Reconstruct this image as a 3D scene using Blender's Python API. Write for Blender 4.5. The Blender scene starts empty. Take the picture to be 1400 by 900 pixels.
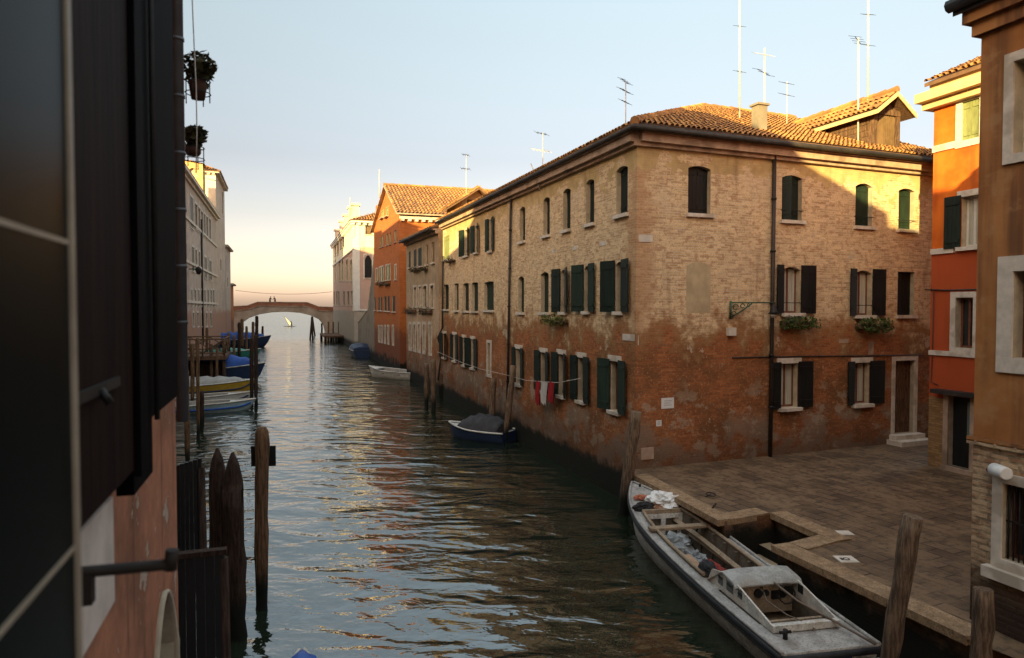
import bpy, bmesh, math, random
from mathutils import Vector, Matrix, noise
R = math.radians
random.seed(7)
scn = bpy.context.scene
COL = scn.collection
# ------------------------------------------------------------------ camera, sky, sun, exposure
FPX = 933.0
PITCH = R(1.72)
CAMZ = 5.3
cam = bpy.data.cameras.new("camera"); camo = bpy.data.objects.new("camera", cam); COL.objects.link(camo)
cam.sensor_width = 36; cam.lens = FPX/1400*36
camo.location = (0, 0, CAMZ); camo.rotation_euler = (R(90)-PITCH, 0, 0)
cam.clip_start = 0.05; cam.clip_end = 9000
cam.dof.use_dof = True; cam.dof.focus_distance = 22; cam.dof.aperture_fstop = 2.4
scn.camera = camo
AZ, EL = 206.0, 11.0
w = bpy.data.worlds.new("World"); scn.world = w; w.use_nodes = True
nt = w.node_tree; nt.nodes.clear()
sky = nt.nodes.new("ShaderNodeTexSky"); sky.sky_type = 'NISHITA'; sky.sun_disc = False
sky.sun_elevation = R(EL); sky.sun_rotation = R(AZ); sky.air_density = 1.0; sky.dust_density = 2.0; sky.ozone_density = 1.0
tc = nt.nodes.new("ShaderNodeTexCoord"); sx = nt.nodes.new("ShaderNodeSeparateXYZ")
rp = nt.nodes.new("ShaderNodeValToRGB"); cr = rp.color_ramp
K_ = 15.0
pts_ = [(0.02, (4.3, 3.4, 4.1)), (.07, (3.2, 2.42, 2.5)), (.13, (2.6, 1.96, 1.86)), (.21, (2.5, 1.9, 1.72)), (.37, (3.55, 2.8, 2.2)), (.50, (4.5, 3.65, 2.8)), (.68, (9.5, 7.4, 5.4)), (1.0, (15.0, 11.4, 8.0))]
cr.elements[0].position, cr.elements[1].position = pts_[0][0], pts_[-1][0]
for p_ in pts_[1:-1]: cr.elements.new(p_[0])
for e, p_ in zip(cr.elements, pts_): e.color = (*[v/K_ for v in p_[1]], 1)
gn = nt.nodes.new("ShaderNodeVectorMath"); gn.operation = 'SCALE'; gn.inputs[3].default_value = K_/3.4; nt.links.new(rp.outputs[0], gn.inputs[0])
mx = nt.nodes.new("ShaderNodeMix"); mx.data_type = 'RGBA'; mx.blend_type = 'MULTIPLY'; mx.inputs[0].default_value = 1
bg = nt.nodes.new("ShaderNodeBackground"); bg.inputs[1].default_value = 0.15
ow = nt.nodes.new("ShaderNodeOutputWorld")
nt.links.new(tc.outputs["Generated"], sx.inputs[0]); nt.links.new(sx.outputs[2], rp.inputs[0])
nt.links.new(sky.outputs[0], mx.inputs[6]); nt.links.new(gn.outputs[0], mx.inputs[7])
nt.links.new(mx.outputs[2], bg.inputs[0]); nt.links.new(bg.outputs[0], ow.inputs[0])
sl = bpy.data.lights.new("sun", 'SUN'); so = bpy.data.objects.new("sun", sl); COL.objects.link(so)
sl.energy = 5.0; sl.angle = R(0.5); sl.color = (1.0, .77, .30)
SUN = Vector((math.sin(R(AZ))*math.cos(R(EL)), math.cos(R(AZ))*math.cos(R(EL)), math.sin(R(EL))))
so.rotation_euler = SUN.to_track_quat('Z', 'Y').to_euler(); so.location = (0, -30, 40)
scn.view_settings.view_transform = 'Standard'; scn.view_settings.look = 'None'
scn.view_settings.gamma = 1; scn.view_settings.exposure = 1.45; scn.view_settings.use_curve_mapping = False
scn.render.engine = 'CYCLES'
scn.cycles.use_denoising = True; scn.cycles.max_bounces = 6; scn.cycles.caustics_reflective = False; scn.cycles.caustics_refractive = False

# ------------------------------------------------------------------ frames
TH = R(18.65)
Cc = Vector((-math.sin(TH), math.cos(TH), 0)); Cn = Vector((math.cos(TH), math.sin(TH), 0))
def ct(s, t, z=0.0): return Cc*s + Cn*t + Vector((0, 0, z))
def ray(px, py):
    a = (px-700)/FPX; b = (450-py)/FPX
    return Vector((a, math.cos(PITCH)+b*math.sin(PITCH), -math.sin(PITCH)+b*math.cos(PITCH)))
CAMP = Vector((0, 0, CAMZ))
def hitp(px, py, P, N):
    r = ray(px, py); return CAMP + r*((P-CAMP).dot(N)/r.dot(N))
def onz(px, py, z): return hitp(px, py, Vector((0, 0, z)), Vector((0, 0, 1)))
class Fac:
    """a vertical plane: origin P, horizontal direction d, outward normal o"""
    def __init__(s, P, d, o):
        s.P = Vector((P[0], P[1], 0)); s.d = Vector((d[0], d[1], 0)).normalized(); s.o = Vector((o[0], o[1], 0)).normalized()
    def p(s, u, z, out=0.0): return s.P + s.d*u + s.o*out + Vector((0, 0, z))
    def px(s, x, y):
        h = hitp(x, y, s.P, s.o); return (h-s.P).dot(s.d), h.z

# ------------------------------------------------------------------ mesh builder
class MB:
    def __init__(s): s.v = []; s.f = []; s.m = []; s.uv = []; s.sm = []
    def face(s, pts, m=0, uv=None, smooth=False):
        pts = [Vector(p) for p in pts]
        i = len(s.v); s.v += pts; s.f.append(tuple(range(i, i+len(pts)))); s.m.append(m); s.sm.append(smooth)
        if uv is None:
            n = Vector((0, 0, 0))
            for k in range(len(pts)):
                a, b = pts[k], pts[(k+1) % len(pts)]
                n += Vector(((a.y-b.y)*(a.z+b.z), (a.z-b.z)*(a.x+b.x), (a.x-b.x)*(a.y+b.y)))
            if n.length < 1e-12: n = Vector((0, 0, 1))
            n.normalize()
            if abs(n.z) > .75: uv = [(p.dot(Cn), p.dot(Cc)) for p in pts]
            else:
                t = Vector((-n.y, n.x, 0)).normalized(); uv = [(p.dot(t), p.z) for p in pts]
        s.uv.append(uv)
    def hexa(s, b, t, m=0):
        """b, t: 4 bottom and 4 top points"""
        s.face([b[3], b[2], b[1], b[0]], m); s.face(t, m)
        for k in range(4):
            j = (k+1) % 4; s.face([b[k], b[j], t[j], t[k]], m)
    def box(s, x0, x1, y0, y1, z0, z1, m=0, M=None):
        b = [Vector(p) for p in ((x0, y0, z0), (x1, y0, z0), (x1, y1, z0), (x0, y1, z0))]
        t = [Vector(p) for p in ((x0, y0, z1), (x1, y0, z1), (x1, y1, z1), (x0, y1, z1))]
        if M: b = [M @ p for p in b]; t = [M @ p for p in t]
        s.hexa(b, t, m)
    def fbox(s, F, u0, u1, z0, z1, o0, o1, m=0):
        s.hexa([F.p(u0, z0, o0), F.p(u1, z0, o0), F.p(u1, z0, o1), F.p(u0, z0, o1)],
               [F.p(u0, z1, o0), F.p(u1, z1, o0), F.p(u1, z1, o1), F.p(u0, z1, o1)], m)
    def tube(s, pts, rad, seg=8, m=0, cap=True, smooth=True, squash=1.0):
        pts = [Vector(p) for p in pts]; n = len(pts)
        if not hasattr(rad, '__len__'): rad = [rad]*n
        rings = []; up = None; L = 0
        for i in range(n):
            d = (pts[min(i+1, n-1)]-pts[max(i-1, 0)]).normalized()
            a = (d.cross(Vector((0, 0, 1))) if abs(d.z) < .9 else d.cross(Vector((0, 1, 0)))) if up is None else up - d*up.dot(d)
            a.normalize(); up = a; b = d.cross(a)
            rings.append([pts[i]+(a*math.cos(6.28318*k/seg)+b*math.sin(6.28318*k/seg)*squash)*rad[i] for k in range(seg)])
        for i in range(n-1):
            l = (pts[i+1]-pts[i]).length
            for k in range(seg):
                j = (k+1) % seg; c0 = k/seg*6.28*rad[0]; c1 = (k+1)/seg*6.28*rad[0]
                s.face([rings[i][k], rings[i][j], rings[i+1][j], rings[i+1][k]], m, [(c0, L), (c1, L), (c1, L+l), (c0, L+l)], smooth)
            L += l
        if cap:
            s.face(rings[0][::-1], m); s.face(rings[-1], m)
    def build(s, name, mats, parent=None, origin=None):
        if origin is None: origin = Vector((0, 0, 0))
        o = Vector(origin)
        me = bpy.data.meshes.new(name)
        me.from_pydata([tuple(p-o) for p in s.v], [], s.f)
        ul = me.uv_layers.new(name="UVMap")
        k = 0
        for uv in s.uv:
            for q in uv: ul.data[k].uv = q; k += 1
        for i, p in enumerate(me.polygons): p.material_index = s.m[i]; p.use_smooth = s.sm[i]
        if not isinstance(mats, (list, tuple)): mats = [mats]
        for mm in mats: me.materials.append(mm)
        if any(s.sm):
            bm = bmesh.new(); bm.from_mesh(me); bmesh.ops.remove_doubles(bm, verts=bm.verts, dist=1e-5); bm.to_mesh(me); bm.free()
        ob = bpy.data.objects.new(name, me); COL.objects.link(ob)
        if parent is not None: ob.parent = parent
        else: ob.location = o
        return ob
def tag(o, label=None, cat=None, group=None, kind=None):
    if label: o["label"] = label
    if cat: o["category"] = cat
    if group: o["group"] = group
    if kind: o["kind"] = kind
    return o
def empty(name, loc, label, cat, group=None, rz=0):
    o = bpy.data.objects.new(name, None); COL.objects.link(o); o.location = loc; o.rotation_euler = (0, 0, rz)
    o.empty_display_size = .2
    return tag(o, label, cat, group)
class Thing:
    """an Empty whose parts are given in world coordinates"""
    def __init__(s, name, loc, label, cat, group=None):
        s.o = Vector(loc); s.r = empty(name, loc, label, cat, group)
    def part(s, mb, name, mats, parent=None): return mb.build(name, mats, parent or s.r, s.o)
def dup(root, loc, rz, label=None, scale=None):
    r = root.copy(); COL.objects.link(r); r.location = loc; r.rotation_euler = (root.rotation_euler.x, root.rotation_euler.y, rz)
    if label: r["label"] = label
    if scale: r.scale = scale
    for ch in list(root.children):
        cc = ch.copy(); COL.objects.link(cc); cc.parent = r
        for g in list(ch.children):
            dd = g.copy(); COL.objects.link(dd); dd.parent = cc
    return r

# ------------------------------------------------------------------ materials
class NT:
    def __init__(s, name):
        s.mat = bpy.data.materials.new(name); s.mat.use_nodes = True; s.t = s.mat.node_tree
        s.b = s.t.nodes["Principled BSDF"]; s.co = s.t.nodes.new("ShaderNodeTexCoord")
        s.uvz = None
    def L(s, a, b): s.t.links.new(a, b)
    def N(s, ty, **k):
        n = s.t.nodes.new(ty)
        for a, b in k.items(): setattr(n, a, b)
        return n
    def setin(s, node, i, v):
        if hasattr(v, 'is_output') or isinstance(v, bpy.types.NodeSocket): s.L(v, node.inputs[i])
        elif isinstance(v, tuple) and len(v) == 3 and node.inputs[i].type == 'RGBA': node.inputs[i].default_value = (*v, 1)
        else: node.inputs[i].default_value = v
    def coord(s, kind="UV", scale=(1, 1, 1)):
        m = s.N("ShaderNodeMapping"); s.L(s.co.outputs[kind], m.inputs[0]); m.inputs["Scale"].default_value = scale; return m.outputs[0]
    def noise(s, scale=5, detail=4, rough=.55, vec=None, dist=0):
        n = s.N("ShaderNodeTexNoise"); n.inputs["Scale"].default_value = scale; n.inputs["Detail"].default_value = detail
        n.inputs["Roughness"].default_value = rough; n.inputs["Distortion"].default_value = dist
        s.L(vec if vec is not None else s.co.outputs["UV"], n.inputs["Vector"]); return n.outputs["Fac"]
    def math(s, op, a, b=0.0, c=None):
        n = s.N("ShaderNodeMath", operation=op); s.setin(n, 0, a); s.setin(n, 1, b)
        if c is not None: s.setin(n, 2, c)
        return n.outputs[0]
    def ramp(s, fac, a, b):
        """0 below a, 1 above b (smooth); works for a > b too"""
        n = s.N("ShaderNodeMapRange", interpolation_type='SMOOTHSTEP')
        s.setin(n, 0, fac)
        if a < b: n.inputs[1].default_value = a; n.inputs[2].default_value = b
        else: n.inputs[1].default_value = b; n.inputs[2].default_value = a; n.inputs[3].default_value = 1; n.inputs[4].default_value = 0
        return n.outputs[0]
    def mix(s, fac, a, b, mode='MIX'):
        n = s.N("ShaderNodeMix", data_type='RGBA', blend_type=mode); s.setin(n, 0, fac); s.setin(n, 6, a); s.setin(n, 7, b); return n.outputs[2]
    def sep(s, vec):
        n = s.N("ShaderNodeSeparateXYZ"); s.L(vec, n.inputs[0]); return n.outputs
    def bump(s, h, strength=.3, dist=.02, prev=None):
        n = s.N("ShaderNodeBump"); n.inputs["Strength"].default_value = strength; n.inputs["Distance"].default_value = dist
        s.L(h, n.inputs["Height"])
        if prev is not None: s.L(prev, n.inputs["Normal"])
        return n.outputs[0]
    def done(s, col, rough=.8, normal=None, spec=.3, metal=0):
        s.setin(s.b, "Base Color", col); s.setin(s.b, "Roughness", rough); s.b.inputs["Specular IOR Level"].default_value = spec
        s.b.inputs["Metallic"].default_value = metal
        if normal is not None: s.L(normal, s.b.inputs["Normal"])
        return s.mat
def lift(c, f): return tuple(min(1, x*f) for x in c)
def plain(name, col, rough=.7, var=.25, scale=6, bump=.15, kind="Object", spec=.3, metal=0, stretch=(1, 1, 1), dirt=None):
    t = NT(name); v = t.coord(kind, stretch)
    n1 = t.noise(scale, 5, .6, v); n2 = t.noise(scale*.23, 3, .5, v)
    f = t.math('ADD', t.math('MULTIPLY', n1, .6), t.math('MULTIPLY', n2, .4))
    c = t.mix(t.ramp(f, .3, .7), lift(col, 1-var), lift(col, 1+var))
    if dirt: c = t.mix(t.math('MULTIPLY', t.ramp(n2, .5, .62), .8), c, dirt)
    nb = t.bump(n1, bump, .01)
    return t.done(c, rough, nb, spec, metal)
def brickwork(t, w_=.24, h_=.066, c1=(.3, .15, .08), c2=(.4, .22, .12), mortar=(.42, .35, .27), ms=.008, vec=None):
    b = t.N("ShaderNodeTexBrick"); b.offset = .5
    if vec is None: vec = t.co.outputs["UV"]
    # a slight wobble so the courses are not ruled
    nz = t.N("ShaderNodeTexNoise"); nz.inputs["Scale"].default_value = 1.3; nz.inputs["Detail"].default_value = 2; t.L(vec, nz.inputs["Vector"])
    va = t.N("ShaderNodeVectorMath", operation='MULTIPLY_ADD'); t.L(nz.outputs["Color"], va.inputs[0]); va.inputs[1].default_value = (.05, .05, 0); t.L(vec, va.inputs[2])
    t.L(va.outputs[0], b.inputs["Vector"])
    for k, v in (("Scale", 1), ("Mortar Size", ms), ("Mortar Smooth", .3), ("Bias", 0), ("Brick Width", w_), ("Row Height", h_)): b.inputs[k].default_value = v
    for k, v in (("Color1", c1), ("Color2", c2), ("Mortar", mortar)): b.inputs[k].default_value = (*v, 1)
    return b.outputs["Color"], b.outputs["Fac"]

def old_brick(name, zred=4.3, red=((.25, .078, .026), (.42, .145, .048)), up=((.42, .25, .115), (.78, .58, .33)), plaster=(.56, .40, .19), plaster_z=9.15, base=1.0, ground=True, redness=1.0, upfac=.0):
    """weathered brick: bare red below, worn and pale above, plaster remnants, damp and algae at the foot (UV = metres)"""
    t = NT(name); uv = t.co.outputs["UV"]; u, z, _ = t.sep(uv)
    big = t.noise(.35, 4, .6); mid = t.noise(1.6, 5, .65); fine = t.noise(14, 4, .7); cell = t.noise(6, 2, .5)
    st = t.noise(1.0, 4, .6, t.coord("UV", (2.2, .25, 1))); blot = t.noise(.8, 6, .7)
    cu, fu = brickwork(t, c1=up[0], c2=up[1], mortar=(.60, .50, .37), ms=.011)
    cl, fl = brickwork(t, c1=red[0], c2=red[1], mortar=(.22, .13, .075), ms=.008)
    cu = t.mix(t.math('MULTIPLY', t.ramp(mid, .35, .72), .45), cu, lift(up[1], 1.05)); cu = t.mix(t.math('MULTIPLY', t.ramp(cell, .52, .66), .55), cu, (.36, .17, .09))
    cu = t.mix(t.math('MULTIPLY', t.ramp(t.noise(26, 3, .8), .52, .66), .7), cu, (.20, .105, .055))
    cu = t.mix(t.math('MULTIPLY', t.ramp(big, .52, .68), .5), cu, (.60, .46, .31))
    cu = t.mix(t.math('MULTIPLY', t.ramp(t.noise(20, 3, .8, t.coord('UV', (1, 1.6, 1))), .56, .68), .5), cu, (.74, .60, .43))
    q = t.math('ADD', t.math('ABSOLUTE', u), t.math('MULTIPLY', t.math('SUBTRACT', mid, .5), 1.6)); cu = t.mix(t.math('MULTIPLY', t.ramp(q, .85, .2), .55), cu, t.mix(cell, (.28, .12, .05), (.50, .26, .12)))
    cl = t.mix(t.math('MULTIPLY', t.ramp(mid, .45, .7), .6), cl, (.34, .14, .05)); cl = t.mix(t.math('MULTIPLY', t.ramp(fine, .55, .75), .5), cl, (.10, .045, .025))
    cl = t.mix(t.math('MULTIPLY', t.ramp(t.noise(2.6, 4, .75), .60, .68), .55), cl, (.38, .30, .22))
    zz = t.math('ADD', z, t.math('MULTIPLY', t.math('SUBTRACT', mid, .5), 2.0)); zz = t.math('ADD', zz, t.math('MULTIPLY', t.math('SUBTRACT', blot, .5), 2.6))
    cl = t.mix(t.math('MULTIPLY', t.ramp(blot, .42, .60), .8), cl, (.15, .07, .03)); cl = t.mix(t.math('MULTIPLY', t.ramp(t.noise(12, 3, .8), .54, .66), .6), cl, (.58, .27, .12))
    cm = t.mix(.55, cl, (.30, .17, .075)); c = t.mix(t.ramp(zz, zred-.2, zred+.1), cl, cm); c = t.mix(t.ramp(zz, zred+.1, zred+1.0), c, cu)
    # plaster remnants below the eaves
    pz = t.math('ADD', z, t.math('MULTIPLY', t.math('SUBTRACT', t.noise(1.0, 4, .6), .5), 5.0))
    pm = t.ramp(pz, plaster_z, plaster_z+.12)
    pcol = t.mix(t.ramp(mid, .35, .65), plaster, lift(plaster, .72)); c = t.mix(t.math('MULTIPLY', pm, .9), c, pcol)
    # pale scabs of render and salts
    sc = t.ramp(t.noise(.75, 6, .72), .63, .655); c = t.mix(t.math('MULTIPLY', sc, .65), c, (.55, .46, .35))
    # cement patches near the foot
    cz = t.math('MULTIPLY', t.ramp(z, base+1.5, base+.9), t.ramp(t.noise(.55, 5, .6, t.coord("UV", (1, 1.4, 1))), .47, .53))
    c = t.mix(t.math('MULTIPLY', cz, .6), c, t.mix(fine, (.16, .12, .09), (.32, .27, .21)))
    lp = t.math('MULTIPLY', t.ramp(t.noise(.9, 7, .75, t.coord('UV', (1, 1.2, 1))), .53, .58), t.ramp(z, 3.7, 2.4)); c = t.mix(t.math('MULTIPLY', lp, .55), c, t.mix(fine, (.30, .24, .17), (.52, .44, .34)))
    # rain streaks
    c = t.mix(t.math('MULTIPLY', t.ramp(st, .56, .74), .45), c, (.14, .085, .05))
    # rising damp and algae
    dz = t.math('ADD', z, t.math('MULTIPLY', t.math('SUBTRACT', mid, .5), .9))
    c = t.mix(t.math('MULTIPLY', t.ramp(dz, base+1.3, base-.2), .55), c, (.06, .03, .018))
    c = t.mix(t.ramp(dz, .95, .62), c, (.012, .012, .008))
    h = t.math('ADD', t.math('MULTIPLY', t.math('SUBTRACT', 1.0, fu), .6), t.math('MULTIPLY', fine, .7))
    nb = t.bump(h, .55, .012); nb = t.bump(mid, .25, .03, nb)
    return t.done(c, .88, nb, .2)
def plaster_mat(name, col, stain=(.2, .12, .07), scar=None, amt=.5, grime=.4, base=None, scale=1.0):
    t = NT(name); u, z, _ = t.sep(t.co.outputs["UV"])
    big = t.noise(.45*scale, 5, .6); mid = t.noise(2.2*scale, 5, .65); fine = t.noise(30, 3, .6); st = t.noise(1.2*scale, 4, .6, t.coord("UV", (2.0, .16, 1)))
    c = t.mix(t.ramp(mid, .3, .7), lift(col, .84), lift(col, 1.12)); c = t.mix(t.math('MULTIPLY', t.ramp(big, .45, .68), amt), c, stain)
    c = t.mix(t.math('MULTIPLY', t.ramp(st, .52, .75), grime), c, lift(stain, .7))
    if scar: c = t.mix(t.ramp(t.noise(.9*scale, 6, .7), .60, .62), c, scar)
    if base:
        dz = t.math('ADD', z, t.math('MULTIPLY', t.math('SUBTRACT', mid, .5), 2.0))
        c = t.mix(t.ramp(dz, base[0]+1.0, base[0]), c, base[1]); c = t.mix(t.ramp(dz, .95, .6), c, (.014, .014, .01))
    nb = t.bump(mid, .2, .02); nb = t.bump(fine, .25, .004, nb)
    return t.done(c, .85, nb, .2)
def far_brick(name, c1, c2, base=3.0, low=(.20, .07, .035)):
    t = NT(name); u, z, _ = t.sep(t.co.outputs["UV"]); c, f = brickwork(t, .3, .08, c1, c2, lift(c1, .9), .01)
    mid = t.noise(1.2, 5, .65); st = t.noise(1.0, 4, .6, t.coord("UV", (2.0, .2, 1)))
    c = t.mix(t.math('MULTIPLY', t.ramp(mid, .45, .7), .5), c, lift(c1, .75)); c = t.mix(t.math('MULTIPLY', t.ramp(st, .55, .75), .4), c, lift(c1, .5))
    dz = t.math('ADD', z, t.math('MULTIPLY', t.math('SUBTRACT', mid, .5), 3.0))
    c = t.mix(t.ramp(dz, base+1, base), c, low); c = t.mix(t.ramp(dz, 1.2, .7), c, (.015, .014, .01))
    return t.done(c, .88, t.bump(mid, .3, .02), .2)
def tile_mat(name, a=(.50, .25, .085), b=(.24, .115, .05)):
    t = NT(name); n = t.N("ShaderNodeTexWhiteNoise", noise_dimensions='2D')
    fl = t.N("ShaderNodeVectorMath", operation='FLOOR'); t.L(t.co.outputs["UV"], fl.inputs[0]); t.L(fl.outputs[0], n.inputs["Vector"])
    big = t.noise(.05, 3, .5); pz = t.noise(9, 4, .6, t.co.outputs["Object"])
    c = t.mix(n.outputs["Value"], a, b); c = t.mix(t.math('MULTIPLY', t.ramp(big, .45, .65), .4), c, lift(a, 1.25))
    c = t.mix(t.math('MULTIPLY', t.ramp(pz, .5, .7), .55), c, (.13, .085, .05))
    return t.done(c, .9, t.bump(pz, .4, .01), .15)
def wood_mat(name, col=(.13, .075, .045), wet=False, rings=26, pale=None):
    t = NT(name); v = t.coord("Object", (9, 9, .9)); n = t.noise(3.0, 5, .7, v); f = t.noise(11, 4, .7, v)
    c = t.mix(t.ramp(n, .35, .65), lift(col, .45), lift(col, 1.5)); c = t.mix(t.math('MULTIPLY', t.ramp(f, .55, .7), .8), c, lift(col, .25))
    if pale: c = t.mix(t.math('MULTIPLY', t.ramp(t.noise(1.2, 4, .6, t.coord("Object", (2, 2, .7))), .5, .65), .8), c, pale)
    if wet:
        x, y, z = t.sep(t.co.outputs["Object"]); zz = t.math('ADD', z, t.math('MULTIPLY', n, .35))
        c = t.mix(t.ramp(zz, 1.05, .55), c, (.012, .013, .009))
    h = t.math('ADD', n, t.math('MULTIPLY', f, .8))
    return t.done(c, .85, t.bump(h, .9, .02), .2)
def glass_mat(name, col=(.02, .022, .022), rough=.04):
    t = NT(name); n = t.noise(1.4, 2, .5, t.co.outputs["Object"])
    return t.done(t.mix(n, lift(col, .6), lift(col, 1.5)), rough, t.bump(n, .06, .02), .6)
M = {}
M['brick'] = old_brick('old_brick_worn')
M['brick2'] = old_brick('old_brick_browner', zred=3.0, up=((.34, .22, .13), (.46, .31, .19)), plaster=(.40, .30, .19), plaster_z=6.2)
M['reveal'] = plain('reveal_plaster', (.42, .35, .25), .9, .25, 5)
M['niche'] = plain('niche_plaster', (.46, .36, .22), .9, .2, 3)
M['orange'] = plaster_mat('orange_plaster', (.62, .16, .03), (.46, .09, .02), amt=.35, grime=.25)
M['orange_low'] = plaster_mat('shaded_orange_plaster', (.42, .07, .022), (.32, .045, .016), amt=.5, grime=.3)  # orange with the lower wall's shade put into the colour
M['orange_brick'] = old_brick('ground_floor_brick', zred=0.2, up=((.22, .13, .06), (.33, .20, .09)), plaster_z=30, base=.9)
M['brown'] = plaster_mat('brown_plaster', (.40, .185, .075), (.17, .085, .045), amt=.7, grime=.7, scale=.8)
M['rubble'] = old_brick('rough_rubble', zred=0.0, up=((.34, .20, .11), (.62, .44, .28)), plaster_z=30, base=.5)
M['pink'] = plaster_mat('pink_plaster', (.42, .18, .10), (.20, .09, .055), scar=(.44, .34, .26), amt=.8, grime=.95, scale=3.0)
M['obrick'] = far_brick('orange_far_brick', (.40, .125, .035), (.50, .17, .055))
M['white'] = plaster_mat('ochre_white_plaster', (.66, .56, .43), (.44, .36, .27), amt=.5, grime=.4, base=(3.5, (.40, .34, .27)), scale=.5)
M['pinkwall'] = plaster_mat('faded_rose_plaster', (.46, .28, .21), (.34, .22, .17), amt=.5, grime=.4, base=(4.6, (.40, .34, .27)), scale=.5)
M['greywall'] = plaster_mat('grey_render', (.26, .22, .17), (.14, .11, .085), amt=.6, grime=.6, base=(.7, (.1, .09, .07)), scale=.6)
M['palazzo'] = plaster_mat('pale_palazzo_stone', (.47, .38, .31), (.32, .24, .185), amt=.5, grime=.5, base=(4.5, (.36, .20, .14)), scale=.5)
M['occl'] = plaster_mat('ochre_render', (.42, .28, .16), (.3, .2, .12), amt=.5, grime=.4, base=(2.0, (.2, .13, .09)), scale=.5)
M['tile'] = tile_mat('terracotta_tiles')
M['deck'] = plain('roof_underlay', (.15, .085, .05), .9, .3, 4)
M['stone'] = plain('white_stone', (.60, .54, .46), .8, .16, 8, .3, dirt=(.38, .32, .25))
M['cornice'] = plain('cornice_stone', (.42, .30, .22), .85, .25, 5, .3, dirt=(.2, .14, .1))
M['ocornice'] = plain('yellow_cornice', (.60, .42, .22), .8, .15, 4, .2)
M['gutter'] = plain('dark_gutter', (.035, .03, .028), .6, .4, 6, .1)
M['green'] = plain('green_shutter_paint', (.008, .017, .013), .55, .35, 5, .2, stretch=(1, 1, .3))
M['green2'] = plain('faded_green_shutter_paint', (.013, .027, .018), .6, .35, 5, .2, stretch=(1, 1, .3))
M['olive'] = plain('olive_shutter_paint', (.20, .22, .09), .7, .3, 8, .3, stretch=(1, 1, .3))  # lighter olive green than the other shutter paints
M['black'] = plain('black_shutter_paint', (.009, .010, .010), .5, .4, 5, .2, stretch=(1, 1, .3))
M['brownsh'] = plain('brown_shutter_paint', (.16, .10, .05), .7, .25, 6, .2)
M['glass'] = glass_mat('dark_window_glass'); M['curtain'] = plain('curtain_cloth', (.42, .40, .33), .9, .2, 3, .4, stretch=(8, 8, .3))
M['frame'] = plain('window_frame_wood', (.16, .06, .035), .6, .3, 8)
M['wframe'] = plain('white_frame_paint', (.62, .60, .54), .5, .1, 8)
M['iron'] = plain('dark_iron', (.02, .018, .017), .55, .3, 20, .2, metal=.3)
M['pipe'] = plain('downpipe_paint', (.035, .026, .022), .55, .35, 10, .1)
M['wood'] = wood_mat('old_timber'); M['pole'] = wood_mat('mooring_pole_wood', (.15, .085, .045), wet=True)
M['poleg'] = wood_mat('grey_pole_wood', (.15, .10, .065), wet=True, pale=(.22, .165, .11))
M['poled'] = wood_mat('dark_pole_wood', (.045, .026, .018), wet=True)
M['leaf'] = plain('leaves', (.055, .085, .022), .7, .5, 14, .1); M['leaf2'] = plain('pale_leaves', (.12, .14, .035), .7, .4, 14, .1)
M['leafd'] = plain('dry_leaves', (.05, .045, .018), .8, .5, 14, .1)
M['terracotta'] = plain('terracotta_pot', (.075, .032, .02), .8, .3, 8)
M['petal'] = plain('white_petals', (.7, .66, .62), .8, .1, 8)
M['plastic'] = plain('white_plastic', (.72, .72, .70), .4, .06, 4)
M['red'] = plain('red_cloth', (.26, .012, .015), .8, .3, 5); M['whitecloth'] = plain('white_cloth', (.46, .43, .40), .85, .1, 5)
M['antenna'] = plain('antenna_metal', (.55, .50, .45), .5, .15, 5, .05, metal=.2)

# ------------------------------------------------------------------ windows and walls
def board_panel(mb, F, u0, u1, z0, z1, o, ang=0, hinge=None, thick=.035, n=4, rise=0, batten=1):
    """a shutter of vertical boards standing at distance o from the wall; ang turns it about its hinge"""
    h = hinge if hinge is not None else u0
    def P(u, z, q):
        r = u-h; return F.p(h+r*math.cos(ang), z, o+abs(r)*math.sin(ang)+q)
    wd = (u1-u0)/n; g = .006
    for k in range(n):
        a, b = u0+k*wd+(g if k else 0), u0+(k+1)*wd
        za = z1-(rise*(abs((a-h))/max(.01, abs(u1-u0))) if False else 0)
        mb.hexa([P(a, z0, 0), P(b, z0, 0), P(b, z0, thick), P(a, z0, thick)], [P(a, za, 0), P(b, za, 0), P(b, za, thick), P(a, za, thick)])
    for q in ((.14, .86) if batten else ()):
        zz = z0+(z1-z0)*q
        mb.hexa([P(u0+.03, zz-.04, thick+.001), P(u1-.03, zz-.04, thick+.001), P(u1-.03, zz-.04, thick+.02), P(u0+.03, zz-.04, thick+.02)],
                [P(u0+.03, zz+.04, thick+.001), P(u1-.03, zz+.04, thick+.001), P(u1-.03, zz+.04, thick+.02), P(u0+.03, zz+.04, thick+.02)])
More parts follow.
